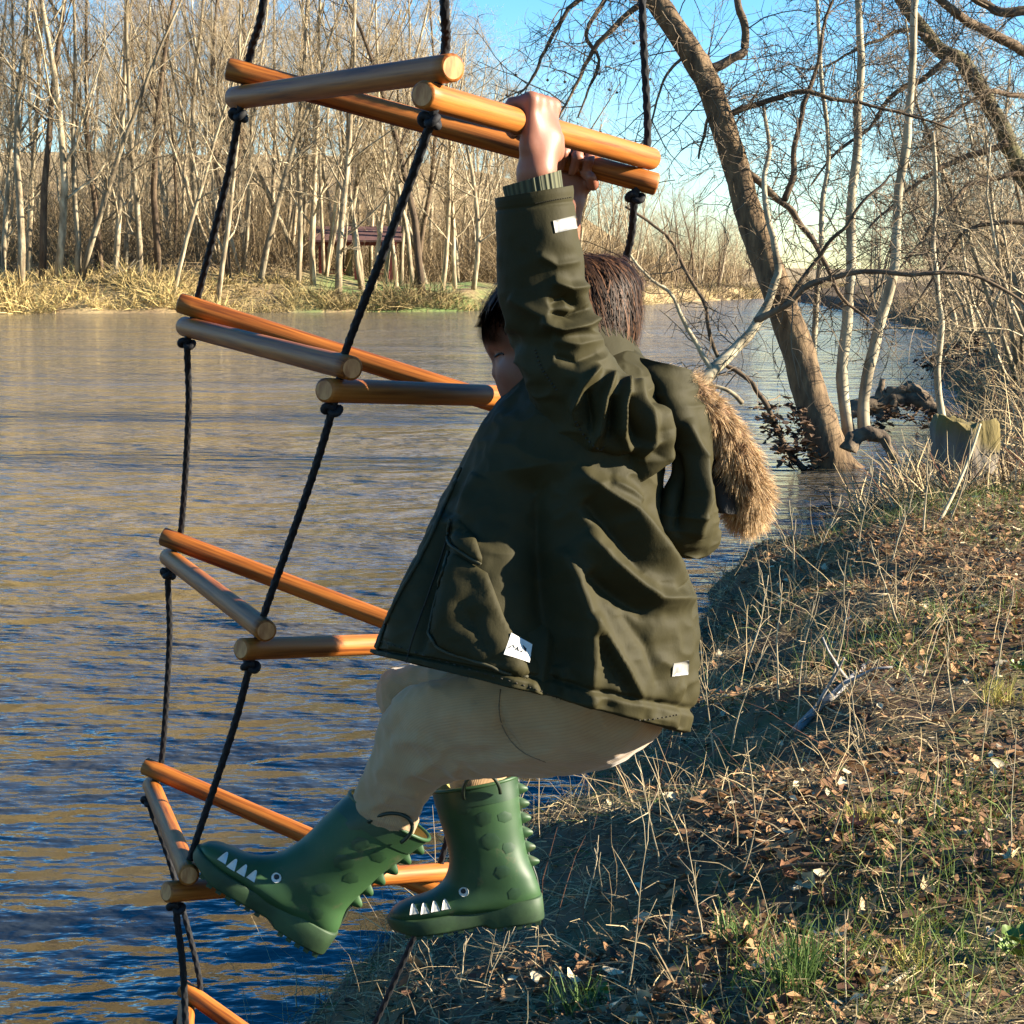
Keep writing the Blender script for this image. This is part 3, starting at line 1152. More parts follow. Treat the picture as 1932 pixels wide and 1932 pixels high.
FOLD_SLV = [
    ([(1040, 530), (1075, 545), (1108, 540)], 10, 0.007), ([(1035, 575), (1070, 560), (1105, 580)], 9, -0.009), ([(1020, 606), (1060, 620), (1100, 612), (1128, 600)], 9, 0.010),
    ([(1035, 592), (1080, 596), (1112, 582)], 6, -0.010), ([(1040, 640), (1090, 650), (1132, 640)], 14, 0.006), ([(1045, 672), (1085, 684), (1125, 668)], 9, -0.005),
    ([(1130, 690), (1100, 730), (1085, 770), (1092, 800)], 9, 0.011), ([(1108, 735), (1112, 780), (1118, 815)], 7, -0.008), ([(1155, 700), (1140, 750), (1135, 800), (1120, 840)], 9, 0.012),
    ([(1155, 745), (1152, 790), (1145, 825)], 8, -0.010), ([(1180, 715), (1170, 765), (1172, 815), (1185, 845)], 8, 0.012), ([(1185, 745), (1192, 790), (1200, 830)], 9, -0.011),
    ([(1195, 720), (1215, 770), (1222, 830), (1200, 870)], 10, 0.010), ([(1230, 760), (1250, 810), (1245, 860), (1200, 895), (1120, 885)], 14, 0.011),
    ([(1100, 870), (1150, 900), (1200, 905)], 9, 0.006), ([(1120, 862), (1170, 872), (1210, 862)], 10, -0.009), ([(1015, 480), (1050, 500), (1095, 492)], 8, 0.003), ([(960, 560), (1010, 590), (1050, 610)], 12, 0.004)]
bv_slv = None
for side, secs in (('n', sleeve_n), ('f', sleeve_f)):
    rs, cs_ = (240, 200) if side == 'n' else (110, 90)
    G = loft_grid(secs, rs, cs_, 2.15)
    N = grid_normals(G)
    px = proj(G)
    near = sstep(0.0, 0.35, -(N @ FW))
    v = np.linspace(0, 1, rs)[:, None] * np.ones((1, cs_))
    dsp = (folds(px, FOLD_SLV) * near if side == 'n' else 0) + 0.0028 * fbm(G * 20, 61, 3) * sstep(0.03, 0.2, v) + 0.0035 * (1 - 2.2 * abs(fbm(G * np.array([13, 13, 30]) + 5, 63, 2))) * sstep(0.25, 0.45, v)
    dsp += 0.0018 * sstep(0.055, 0.02, v) - 0.0016 * np.exp(-((v - 0.058) / 0.006) ** 2)
    G = G + N * dsp[..., None]
    ce = G[0].mean(0)
    ax_ = nrm(G[6].mean(0) - ce)
    inn = np.stack([G[0] + (ce - G[0]) * 0.30 + ax_ * 0.05, G[0] + (ce - G[0]) * 0.10 + ax_ * 0.012, G[0] + (ce - G[0]) * 0.06 + ax_ * 0.001])
    mb = MB()
    mb.grid(np.vstack([inn, G]), wrap=True, cap1=True)
    so = mb.build('sleeve', M_COAT, parka)
    if side == 'n':
        bv_slv = bvh_of(so)
        seam('sleeve_seam', [(1010, 660), (1020, 690), (1035, 715), (1052, 738)], bv_slv, 0.0014, M_THREAD, parka, 0.0004, n=40, dash=True)
        seam('cuff_stitching', [(1010, 384), (1040, 378), (1078, 372)], bv_slv, 0.0006, M_THREAD, parka, 0.0004, n=60, dash=True)
        seam('armhole_seam', [(1085, 795), (1105, 825), (1130, 848), (1140, 842)], bv_slv, 0.0012, M_THREAD, parka, 0.0004, n=36, dash=True)
# ribbed cuffs
for secs in ([(949, 352, 1057, 321, 1.855, 1.855, .0305), (951, 362, 1059, 335, 1.857, 1.857, .0315), (956, 385, 1062, 360, 1.860, 1.860, .032), (958, 405, 1064, 385, 1.862, 1.862, .032)],
             [(1040, 380, 1092, 388, 2.138, 2.138, .023), (1030, 398, 1085, 408, 2.14, 2.14, .026), (1020, 425, 1080, 430, 2.145, 2.145, .027)]):
    G = loft_grid(secs, 16, 120)
    th = np.arange(120) / 120 * 2 * math.pi
    N = grid_normals(G)
    G = G + N * (0.0007 * np.cos(40 * th))[None, :, None]
    ce = G[0].mean(0)
    inn = np.stack([G[0] + (ce - G[0]) * 0.25 + nrm(G[4].mean(0) - ce) * 0.02, G[0] + (ce - G[0]) * 0.08])
    mb = MB()
    mb.grid(np.vstack([inn, G]), wrap=True)
    me = mb.mesh('ribbed_cuff')
    add_uv(me, 18, 120)
    link('ribbed_cuff', me, parka, M_RIB)

# stand-up collar: rolled band round the neck, its near flap raised against the hair
base = loft_grid([(985, 742, 1212, 668, 2.02, 2.02, .085), (1000, 700, 1195, 640, 2.02, 2.02, .066)], 12, 120)
th = np.arange(120) / 120 * 2 * math.pi
lift = np.clip(-np.sin(th), 0, 1) ** 1.3 * np.clip(0.55 + 0.75 * np.cos(th - math.pi * 1.0 - 0.5), 0, 1)
vv = np.linspace(0, 1, 12)[:, None]
base = base + (vv * lift[None])[..., None] * (UP * 0.058 - RT * 0.030 - FW * 0.004)
N = grid_normals(base)
base = base + N * (0.002 * fbm(base * 25, 71, 2))[..., None]
ce = base[-1].mean(0)
inn = np.stack([base[-1] + (ce - base[-1]) * 0.05 + UP * 0.002, base[-1] + (ce - base[-1]) * 0.10 - UP * 0.004, base[0] + (ce - base[0]) * 0.12])
mb = MB()
mb.grid(np.vstack([base, inn]), wrap=True)
mb.build('collar', M_COAT, parka)


def patch(name, poly, bv, off, edge, mat, parent, step=7.0, flat=False):
    """a piece of cloth lying on a surface: outline in the picture, thickness `off` away from the edge"""
    poly = np.asarray(poly, float)
    lo, hi = poly.min(0), poly.max(0)
    n = len(poly)
    # outline sampled
    O = []
    for i in range(n):
        a, b_ = poly[i], poly[(i + 1) % n]
        k = max(2, int(np.linalg.norm(b_ - a) / step))
        for t in np.arange(k) / k: O.append(a + (b_ - a) * t)
    O = np.array(O)
    gx = np.arange(lo[0] + step / 2, hi[0], step)
    gy = np.arange(lo[1] + step / 2, hi[1], step)
    I = np.stack(np.meshgrid(gx, gy), -1).reshape(-1, 2)
    ins = np.zeros(len(I), bool)
    j = n - 1
    for i in range(n):
        c = ((poly[i, 1] > I[:, 1]) != (poly[j, 1] > I[:, 1])) & (I[:, 0] < (poly[j, 0] - poly[i, 0]) * (I[:, 1] - poly[i, 1]) / (poly[j, 1] - poly[i, 1] + 1e-9) + poly[i, 0])
        ins ^= c
        j = i
    dE = np.full(len(I), 1e9)
    for i in range(n):
        dE = np.minimum(dE, pd(I, poly[i], poly[(i + 1) % n])[0])
    I = I[ins & (dE > step * 0.4)]
    dI = dE[ins & (dE > step * 0.4)]
    k = len(O)
    P2 = [Vector(p) for p in np.vstack([O, I])]
    vs, es_, fs, _, _, _ = delaunay_2d_cdt(P2, [(i, (i + 1) % k) for i in range(k)], [], 1, 1e-4)
    V = []
    Vn = []
    keep = {}
    for idx, p in enumerate(vs):
        h, nn_ = ray_on(bv, p.x, p.y)
        if h is None: continue
        if nn_.dot(Vector(FW)) > 0: nn_ = -nn_
        d = min(pd(np.array([[p.x, p.y]]), poly[i], poly[(i + 1) % n])[0][0] for i in range(n))
        o = off if flat else off * min(1.0, d / edge) ** 0.5
        keep[idx] = len(V)
        V.append(np.array(h + nn_ * (o + 0.0004)))
        Vn.append(np.array(nn_))
    F_ = [tuple(keep[i] for i in f_) for f_ in fs if all(i in keep for i in f_)]
    if not F_: return None
    mb = MB()
    V = np.array(V)
    if flat:
        W2 = V - np.array(Vn) * (off + 0.0012)
        nv = len(V)
        bd = {}
        for f_ in F_:
            for a, b_ in zip(f_, f_[1:] + f_[:1]):
                bd[(a, b_)] = 1
        sk = [(a, b_, b_ + nv, a + nv) for (a, b_) in bd if (b_, a) not in bd]
        mb.add(np.vstack([V, W2]), [np.array(F_), np.array(sk)])
    else:
        mb.add(V, [np.array(F_)])
    return mb.build(name, mat, parent)


pocket = patch('pocket', [(848, 1042), (824, 1122), (812, 1184), (828, 1220), (865, 1239), (935, 1262), (992, 1281), (999, 1268), (982, 1218), (951, 1163), (920, 1081), (862, 1046)], bv_coat, 0.0035, 5, M_COAT, parka)
patch('pocket_flap', [(855, 978), (867, 980), (896, 1010), (910, 1052), (909, 1066), (869, 1042), (852, 1020)], bv_coat, 0.0050, 4, M_COAT, parka)
M_PIPE = pmat('olive_piping', [(0.3, (0.028, 0.025, 0.011)), (0.7, (0.042, 0.038, 0.018))], scale=60, rough=0.7, bumps=0.3, bdist=0.001)
seam('pocket_piping', [(849, 1040), (824, 1122), (811, 1184), (818, 1208), (835, 1226), (900, 1250), (995, 1280)], bv_coat, 0.0019, M_PIPE, parka, 0.0018)
seam('flap_piping', [(852, 982), (850, 1020), (869, 1042), (908, 1066)], bv_coat, 0.0018, M_PIPE, parka, 0.0035)
seam('front_piping', [(705 + 8, 1226), (745, 1140), (795, 1050), (835, 965), (872, 884)], bv_coat, 0.0022, M_PIPE, parka, 0.0015)
seam('hem_stitching', [(712, 1208), (850, 1252), (1000, 1297), (1100, 1335), (1200, 1358), (1280, 1348)], bv_coat, 0.0008, M_THREAD, parka, 0.0003, n=160, dash=True)
seam('placket_seam', [(765, 1256), (780, 1200), (812, 1110), (842, 1020), (850, 985)], bv_coat, 0.0010, M_THREAD, parka, 0.0003)


def quad_patch(name, quad, bv, off, mat, parent, sag=0.0015):
    """a stiff label sewn on by its four corners"""
    C4 = []
    for x, y in quad:
        h, nn_ = ray_on(bv, x, y)
        if nn_.dot(Vector(FW)) > 0: nn_ = -nn_
        C4.append(np.array(h + nn_ * off))
    u, v_ = np.meshgrid(np.linspace(0, 1, 9), np.linspace(0, 1, 9))
    u, v_ = u[..., None], v_[..., None]
    G = C4[0] * (1 - u) * (1 - v_) + C4[1] * u * (1 - v_) + C4[2] * u * v_ + C4[3] * (1 - u) * v_
    nn_ = nrm(np.cross(C4[1] - C4[0], C4[3] - C4[0]))
    if nn_ @ FW > 0: nn_ = -nn_
    G = G + nn_ * (sag * np.sin(u * math.pi) * np.sin(v_ * 2.2))
    mb = MB()
    mb.grid(G)
    mb.grid(G - nn_ * 0.0008)
    for e0, e1 in ((G[0], G[0] - nn_ * 0.0008), (G[-1], G[-1] - nn_ * 0.0008), (G[:, 0], G[:, 0] - nn_ * 0.0008), (G[:, -1], G[:, -1] - nn_ * 0.0008)):
        mb.grid(np.stack([e0, e1]))
    return mb.build(name, mat, parent)


lab = quad_patch('brand_patch', [(961, 1198), (997, 1218), (992, 1252), (951, 1233)], bv_coat, 0.006, M_WHITE, parka)
if lab:
    lab['label'] = 'small white patch printed with black mountain marks'
    bvl = bvh_of(lab)
    for q in ([(955, 1225), (963, 1219), (967, 1217), (962, 1222)], [(967, 1217), (971, 1223), (970, 1218)], [(971, 1225), (977, 1220), (974, 1226)], [(977, 1220), (979, 1229), (976, 1226)],
              [(981, 1229), (987, 1226), (984, 1231)], [(986, 1217), (993, 1224), (991, 1230)]):
        patch('printed_mark', q, bvl, 0.0003, 1, M_BLACKP, lab, step=3, flat=True)
rf = patch('reflective_strip', [(1043, 417), (1083, 407), (1088, 431), (1047, 440)], bv_slv, 0.0008, 2, M_REFL, parka, step=6, flat=True)
patch('reflective_strip', [(1270, 1252), (1299, 1246), (1297, 1273), (1267, 1276)], bv_coat, 0.0008, 2, M_REFL, parka, step=6, flat=True)

# hood hanging down the back
hood = [(1200, 672, 1262, 690, 1.97, 2.02, .050), (1232, 715, 1300, 748, 1.945, 2.02, .038), (1262, 775, 1316, 805, 1.935, 2.01, .030), (1280, 842, 1326, 880, 1.935, 2.01, .026),
        (1284, 905, 1334, 935, 1.935, 2.01, .026), (1262, 968, 1336, 985, 1.935, 2.02, .030), (1232, 1006, 1332, 1022, 1.945, 2.03, .035), (1250, 1042, 1300, 1052, 1.97, 2.01, .03)]
FOLD_HOOD = [([(1290, 790), (1315, 860), (1322, 940), (1310, 1010)], 13, 0.012), ([(1270, 850), (1282, 930), (1278, 1000)], 10, -0.012), ([(1325, 860), (1340, 930)], 8, -0.008)]
G = loft_grid(hood, 160, 140, 2.2)
N = grid_normals(G)
px = proj(G)
near = sstep(0.0, 0.35, -(N @ FW))
dsp = folds(px, FOLD_HOOD) * near + 0.004 * fbm(G * 16, 81, 3) + 0.0022 * (1 - 2 * abs(vnoise(G * np.array([20, 20, 75]), 83)))
G = G + N * dsp[..., None]
mb = MB()
mb.grid(G, wrap=True, cap0=True, cap1=True)
hood_o = mb.build('hood', M_COAT, parka)
brim = [(1228, 690, 1300, 712, 2.03, 2.03, .075), (1275, 735, 1335, 770, 2.06, 2.05, .040), (1300, 790, 1368, 835, 2.07, 2.06, .040), (1320, 860, 1392, 895, 2.07, 2.06, .040),
        (1334, 920, 1398, 940, 2.07, 2.06, .040), (1340, 966, 1388, 970, 2.06, 2.06, .04)]
G = loft_grid(brim, 60, 80, 2.0)
N = grid_normals(G)
G = G + N * (0.003 * fbm(G * 22, 85, 2))[..., None]
mb = MB()
mb.grid(G, wrap=True, cap0=True, cap1=True)
mb.build('hood_lining', M_LINING, hood_o)
G = loft_grid([(1222, 680, 1240, 690, 1.98, 1.98, .02), (1240, 688, 1262, 710, 1.97, 1.975, .024), (1258, 698, 1286, 722, 1.985, 1.99, .02)], 20, 40)
G = G + grid_normals(G) * (0.003 * fbm(G * 60, 86, 2))[..., None]
mb = MB()
mb.grid(G, wrap=True, cap0=True, cap1=True)
mb.build('fleece_lining', M_PALE, hood_o)

# fur trim
fp = np.array([list(D(1244, 702, 1.96)), list(D(1304, 738, 1.975)), list(D(1358, 798, 1.995)), list(D(1398, 868, 2.02)), list(D(1417, 930, 2.05)), list(D(1412, 962, 2.09)),
               list(D(1406, 955, 2.13)), list(D(1392, 890, 2.17)), list(D(1350, 800, 2.18)), list(D(1290, 725, 2.16))])
fc = crom(fp, 90)
ta = np.linspace(0, 1, 90)
fr = np.interp(ta, [0, 0.12, 0.3, 0.55, 1], [0.010, 0.016, 0.0185, 0.019, 0.016])
mb = MB()
mb.tube(fc, fr, 14)
me = mb.mesh('fur_base')
setcol(me, np.array([0.16, 0.085, 0.04])[None] * np.ones((len(me.vertices), 1)))
fur_b = link('fur_base', me, hood_o, M_FUR)
K = 20000
tt = RNG.random(K) ** 0.9
ii = tt * 89
i0 = np.clip(ii.astype(int), 0, 88)
fz = (ii - i0)[:, None]
Cc = fc[i0] * (1 - fz) + fc[i0 + 1] * fz
rr_ = (fr[i0] * (1 - fz[:, 0]) + fr[i0 + 1] * fz[:, 0])
T = nrm(np.gradient(fc, axis=0))[i0]
U = nrm(RNG.normal(size=(K, 3)))
U = nrm(U - (U * T).sum(1, keepdims=True) * T)
ln = RNG.uniform(0.009, 0.023, K) * np.interp(tt, [0, 0.1, 0.35, 1], [0.5, 0.8, 1.15, 1.1])
clump = np.stack([vnoise(Cc * 60 + U * 2, 91 + k) for k in range(3)], -1)
dirn = nrm(U * 0.85 + T * 0.45 - 0.30 * np.array([0, 0, 1.0]) + 0.95 * clump + RNG.normal(size=(K, 3)) * 0.12)
st = 5
P = np.zeros((K, st, 3))
p = Cc + U * rr_[:, None] * 0.85
P[:, 0] = p
dd = dirn.copy()
for k in range(1, st):
    dd = nrm(dd + np.array([0.02, 0, -0.13]) + RNG.normal(size=(K, 3)) * 0.06)
    p = p + dd * (ln / (st - 1))[:, None]
    P[:, k] = p
Wd = nrm(np.cross(dirn, RNG.normal(size=(K, 3))))
wid = np.array([0.0004, 0.00036, 0.0003, 0.0002, 0.00007])
mb = MB()
mb.ribbons(P, Wd[:, None] * wid[None, :, None])
me = mb.mesh('fur_trim')
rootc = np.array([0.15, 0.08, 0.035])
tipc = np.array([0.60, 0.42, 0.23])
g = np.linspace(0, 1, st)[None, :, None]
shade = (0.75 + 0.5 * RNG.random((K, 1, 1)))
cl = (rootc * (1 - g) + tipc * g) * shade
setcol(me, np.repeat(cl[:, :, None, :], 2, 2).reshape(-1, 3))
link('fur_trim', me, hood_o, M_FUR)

# ---------------------------------------------------------------- hair
cap_s = [(1082, 487, 1142, 487, HEADD, HEADD, .020), (1030, 499, 1172, 500, HEADD, HEADD, .046), (982, 521, 1193, 528, HEADD, HEADD, .063), (947, 549, 1195, 562, HEADD, HEADD, .071),
         (928, 582, 1196, 600, HEADD, HEADD, .074), (940, 606, 1191, 634, HEADD, HEADD, .074), (1010, 632, 1182, 662, HEADD, HEADD, .070), (1050, 650, 1178, 684, HEADD, HEADD, .060)]
G = loft_grid(cap_s, 60, 90, 2.1)
mb = MB()
mb.grid(G, wrap=True, cap0=True)
me = mb.mesh('hair')
setcol(me, np.array([0.010, 0.005, 0.003])[None] * np.ones((len(me.vertices), 1)))
hair_o = link('hair', me, person, M_HAIR)
bv_cap = bvh_of(hair_o)
crown = D(1110, 484, HEADD)
K = 13000
r_i = (RNG.random(K) ** 0.8 * 58).astype(int)
c_i = (RNG.random(K) * 90).astype(int)
roots = G[r_i, c_i] + RNG.normal(size=(K, 3)) * 0.002
st = 9
P = np.zeros((K, st, 3))
Wv = np.zeros((K, st, 3))
lens = RNG.uniform(0.04, 0.095, K)
swirl = RNG.normal(size=K) * 0.10 + 0.25 * vnoise(roots * 45, 95)
headc = D(1060, 600, HEADD)
for k in range(K):
    p = roots[k]
    back = p[0] > D(1060, 560, HEADD)[0]
    off = RNG.uniform(0.0002, 0.006) if RNG.random() > 0.04 else 0.011
    v0 = p - crown
    for j in range(st):
        loc, nn_, _, _ = bv_cap.find_nearest(Vector(p))
        q = np.array(loc)
        nv = np.array(nn_)
        if nv @ (q - headc) < 0: nv = -nv
        lift = off + 0.0022 * j / st
        if (p - q) @ nv < lift: p = q + nv * lift
        P[k, j] = p
        t = v0 + np.array([0, 0, -0.02]) * (j + 1) + (RT * 0.025 if back else -RT * 0.012)
        t = t - (t @ nv) * nv
        t = fn(t) + swirl[k] * cr3(nv, fn(t))
        Wv[k, j] = fn(cr3(nv, t))
        p = p + fn(t) * lens[k] / (st - 1) + RNG.normal(size=3) * 0.0003
        v0 = v0 * 0.7 + t * 0.03
wid = np.array([0.00055] * 5 + [0.0005, 0.00045, 0.0003, 0.0001])
mb = MB()
mb.ribbons(P, Wv * wid[None, :, None])
# fringe falling over the forehead
Kf = 420
Pf = np.zeros((Kf, 8, 3))
for k in range(Kf):
    dz = RNG.uniform(-0.062, 0.062)
    e = math.sqrt(max(0, 1 - (dz / 0.07) ** 2))
    j = RNG.normal(size=4)
    back = (1 - e) * 60
    ctrl = np.array([(1000 + back + 8 * j[0], 520, dz * 0.8), (945 + back + 5 * j[1], 548, dz * 0.95), (913 + back + 4 * j[2], 590, dz * 1.03), (902 + back + 4 * j[3], 622, dz * 1.04), (911 + back + 7 * j[0], 660 - 12 * RNG.random() - back * 0.3, dz * 1.0)])
    cv = crom(ctrl, 8)
    Pf[k] = [D(a, b_, HEADD + c) for a, b_, c in cv]
Wf = np.zeros_like(Pf)
Tf = nrm(np.gradient(Pf, axis=1))
Wf = nrm(np.cross(Tf, np.broadcast_to(-RT + 0.2 * UP, Tf.shape)))
wf = np.array([0.0011] * 5 + [0.0009, 0.0006, 0.0002])
mb.ribbons(Pf, Wf * wf[None, :, None])
me = mb.mesh('hair_strands')
ca = np.array([0.014, 0.007, 0.004]) + RNG.random((K, 1)) ** 3 * np.array([0.13, 0.06, 0.028])
cb = np.array([0.012, 0.006, 0.004]) + RNG.random((Kf, 1)) ** 2 * np.array([0.04, 0.02, 0.010])
setcol(me, np.vstack([np.repeat(ca, st * 2, 0), np.repeat(cb, 16, 0)]))
link('hair_strands', me, hair_o, M_HAIR)
# ================================================================ boots
BSEC = np.array([
    (.121, .187, .003, .190, .047), (.119, .165, .004, .165, .046), (.116, .140, .005, .138, .044), (.113, .117, .006, .108, .042), (.112, .097, .004, .078, .040),
    (.115, .078, -.002, .048, .038), (.123, .064, -.003, .020, .036), (.135, .055, .028, .011, .036), (.150, .049, .075, .011, .037), (.168, .0455, .120, .011, .037),
    (.186, .041, .155, .011, .034), (.198, .035, .180, .011, .027), (.2045, .028, .197, .013, .014)])


def boot(px, depth, toe_ang, lean, label):
    O = D(px[0], px[1], depth)
    ca, sa = math.cos(toe_ang), math.sin(toe_ang)
    t = ca * RT + sa * UP
    u = sa * RT - ca * UP
    if u @ UP < 0: u = -u
    lat = -FW
    def Lp(x, y, z=0.0):
        x = x - lean * np.clip((np.asarray(y) - 0.055) / 0.13, 0, 2)
        return O + np.asarray(x)[..., None] * t + np.asarray(y)[..., None] * u + np.asarray(z)[..., None] * lat
    S = crom(BSEC, 90)
    A = np.stack([S[:, 0], S[:, 1]], -1)
    Bq = np.stack([S[:, 2], S[:, 3]], -1)
    C = (A + Bq) / 2
    Mv = (A - Bq) / 2
    th = np.arange(72) / 72 * 2 * math.pi
    e = 2 / 2.35
    c, s = np.cos(th), np.sin(th)
    c = np.sign(c) * abs(c) ** e
    s = np.sign(s) * abs(s) ** e
    X = C[:, None, 0] + Mv[:, None, 0] * c
    Y = C[:, None, 1] + Mv[:, None, 1] * c
    Z = S[:, 4][:, None] * s
    G = Lp(X, Y, Z)
    N = grid_normals(G)
    G = G + N * (0.0016 * fbm(G * 18, 101, 2))[..., None]
    mb = MB()
    mb.grid(G, wrap=True, cap1=True)
    bo = mb.build('boot', M_BOOT, person)
    bo['label'] = label
    bv = bvh_of(bo)
    # rim roll and lining
    rim = G[0]
    mb = MB()
    rp = np.vstack([rim, rim[:1]])
    mb.tube(rp, 0.0026, 8, cap=False)
    mb.build('rim', M_BOOT, bo)
    ce = rim.mean(0)
    dn = nrm(G[12].mean(0) - ce)
    mb = MB()
    mb.grid(np.stack([rim + (ce - rim) * 0.03, rim + (ce - rim) * 0.09 + dn * 0.012, rim + (ce - rim) * 0.2 + dn * 0.06]), wrap=True)
    mb.build('lining', M_BOOTIN, bo)
    # band under the rim
    mb = MB()
    bandg = G[0:9] + N[0:9] * 0.0009
    mb.grid(bandg, wrap=True)
    mb.build('rim_band', M_SPOT, bo)
    # pull loop on the outer side
    a = np.linspace(-0.15, math.pi + 0.15, 30)
    hx, hy = 0.052 - lean * 0.0, 0.184
    lz = 0.0490 + 0.016 * np.sin(a)
    LP = Lp(hx + 0.0245 * np.cos(a), hy - 0.004 + 0.030 * np.sin(a), lz)
    mb = MB()
    mb.tube(LP, 0.0026, 8)
    mb.build('pull_loop', M_TRIM, bo)
    # sole
    ol = np.array([(-.006, 0), (-.004, .016), (.008, .027), (.03, .031), (.06, .029), (.085, .028), (.11, .032), (.14, .037), (.165, .0365), (.188, .030), (.202, .018), (.2075, 0)])
    olc = crom(ol, 40)
    ring = np.vstack([olc, np.stack([olc[::-1][1:-1, 0], -olc[::-1][1:-1, 1]], -1)])
    rows = []
    for y_, sc_ in ((-0.002, 0.93), (-0.002, 0.97), (0.0005, 1.0), (0.010, 1.02), (0.0185, 1.03), (0.0205, 1.0)):
        xx = 0.1 + (ring[:, 0] - 0.1) * (1 + (sc_ - 1) * 0.4)
        yy = y_ + 0.012 * sstep(0.16, 0.21, xx) * (1 if y_ < 0.012 else 0.45) + (0.004 * sstep(0.075, 0.06, xx) if y_ > 0.012 else 0)
        yy = yy - (0.006 * sstep(0.075, 0.066, xx) if y_ < 0.0008 else 0)
        rows.append(Lp(xx, yy, ring[:, 1] * sc_))
    mb = MB()
    mb.grid(np.stack(rows), wrap=True, cap0=True, cap1=True)
    so = mb.build('sole', M_SOLE, bo)
    for i, x_ in enumerate(list(np.linspace(0.004, 0.056, 5)) + list(np.linspace(0.095, 0.180, 7))):
        w_ = np.interp(x_, ol[:, 0], ol[:, 1]) * 1.75
        y_ = -0.0105 if x_ < 0.07 else -0.0042 + 0.012 * float(sstep(0.16, 0.21, x_))
        mb = MB()
        mb.box(Lp(np.array(x_), np.array(y_)), (0.0075, 0.006, w_), np.stack([t, u, lat], -1))
        mb.build('tread', M_SOLE, so, smooth=False)
    # back fin, one spike after another
    yb = np.linspace(0.182, 0.062, 7)
    for i in range(6):
        y1, y0 = yb[i], yb[i + 1]
        xb = np.interp([y1, y0], BSEC[:7, 3][::-1], BSEC[:7, 2][::-1]) + 0.002
        q = np.linspace(0, 1, 11)
        bx_ = xb[0] + (xb[1] - xb[0]) * q
        by_ = y1 + (y0 - y1) * q
        tip = 0.0150 * np.sin(q * math.pi) ** 1.2
        by2 = by_ - 0.003 * np.sin(q * math.pi)
        F0 = [Lp(bx_, by_, 0.0032 + 0 * q), Lp(bx_ - tip, by2, 0.0018 + 0 * q), Lp(bx_ - tip, by2, -0.0018 + 0 * q), Lp(bx_, by_, -0.0032 + 0 * q)]
        mb = MB()
        mb.grid(np.stack(F0))
        mb.build('spike', M_BOOT, bo)
    mb = MB()
    q = np.linspace(0.186, 0.03, 30)
    mb.tube(Lp(np.interp(q, BSEC[:7, 3][::-1], BSEC[:7, 2][::-1]) - 0.0004, q), 0.0022, 8)
    mb.build('back_seam', M_TRIM, bo)

    def loc(pts): return proj(np.array([Lp(np.array(a), np.array(b_)) for a, b_ in pts]))
    # teeth
    bt = bv
    for i in range(4):
        xc = np.interp(i, [0, 3], [0.170, 0.126])
        yc = np.interp(i, [0, 1, 3], [0.0205, 0.0190, 0.0205]) + 0.0015
        q = [(xc - 0.0062, yc), (xc + 0.0062, yc), (xc + 0.0036, yc + 0.008), (xc + 0.0012, yc + 0.0135), (xc - 0.0006, yc + 0.0142), (xc - 0.0022, yc + 0.0125), (xc - 0.0042, yc + 0.007)]
        patch('tooth', loc(q), bt, 0.0009, 1, M_WHITE, bo, step=4, flat=True)
    a = np.arange(20) / 20 * 2 * math.pi
    ey = patch('eye', loc(np.stack([0.0985 + 0.0066 * np.cos(a), 0.042 + 0.0066 * np.sin(a)], -1)), bt, 0.0009, 1, M_WHITE, bo, step=3, flat=True)
    if ey:
        patch('pupil', loc(np.stack([0.0990 + 0.0036 * np.cos(a), 0.0432 + 0.0036 * np.sin(a)], -1)), bvh_of(ey), 0.0004, 1, M_BLACKP, ey, step=3, flat=True)
    rnd = random.Random(3)
    for (x_, y_, r_) in [(.030, .168, .0098), (.057, .137, .0125), (.028, .135, .0102), (.052, .106, .0135), (.029, .093, .0098), (.042, .062, .0115), (.030, .030, .0105), (.082, .155, .011)]:
        k = rnd.choice((6, 6, 7))
        ph = rnd.uniform(0, 1)
        q = [(x_ + r_ * rnd.uniform(0.85, 1.1) * math.cos(ph + i / k * 6.283), y_ + r_ * rnd.uniform(0.75, 0.95) * math.sin(ph + i / k * 6.283)) for i in range(k)]
        patch('spot', loc(q), bt, 0.00025, 1, M_SPOT, bo, step=5)
    return bo


boot((611, 1784), 2.257, math.pi - R(31.9), 0.043, 'dark shaded boot braced against the lower rung')
boot((1018, 1720), 2.385, math.pi + R(8.5), 0.0, 'boot with sunlit back and hexagon spots, hanging free')
# ================================================================ trees
M_BARK = pmat('pale_sycamore_bark', [(0.30, (0.09, 0.065, 0.038)), (0.48, (0.25, 0.195, 0.12)), (0.62, (0.41, 0.345, 0.225))], scale=1.6, rough=0.9, bumps=0.6, bdist=0.05, stretch=(1.6, 1.6, 0.45), rnd=0.35, detail=7)
M_BARKD = pmat('dark_brown_bark', [(0.3, (0.045, 0.03, 0.02)), (0.55, (0.11, 0.075, 0.045)), (0.75, (0.17, 0.12, 0.07))], scale=2.5, rough=0.95, bumps=0.8, bdist=0.05, stretch=(1.6, 1.6, 0.4), rnd=0.3, detail=8)
M_TWIG = pmat('bare_twigs', [(0.3, (0.22, 0.16, 0.09)), (0.7, (0.39, 0.30, 0.18))], scale=0.6, rough=0.9, bumps=0.0, rnd=0.3)
M_TWIGD = pmat('dark_twigs', [(0.3, (0.06, 0.042, 0.027)), (0.7, (0.17, 0.122, 0.072))], scale=0.8, rough=0.9, bumps=0.0, rnd=0.2)


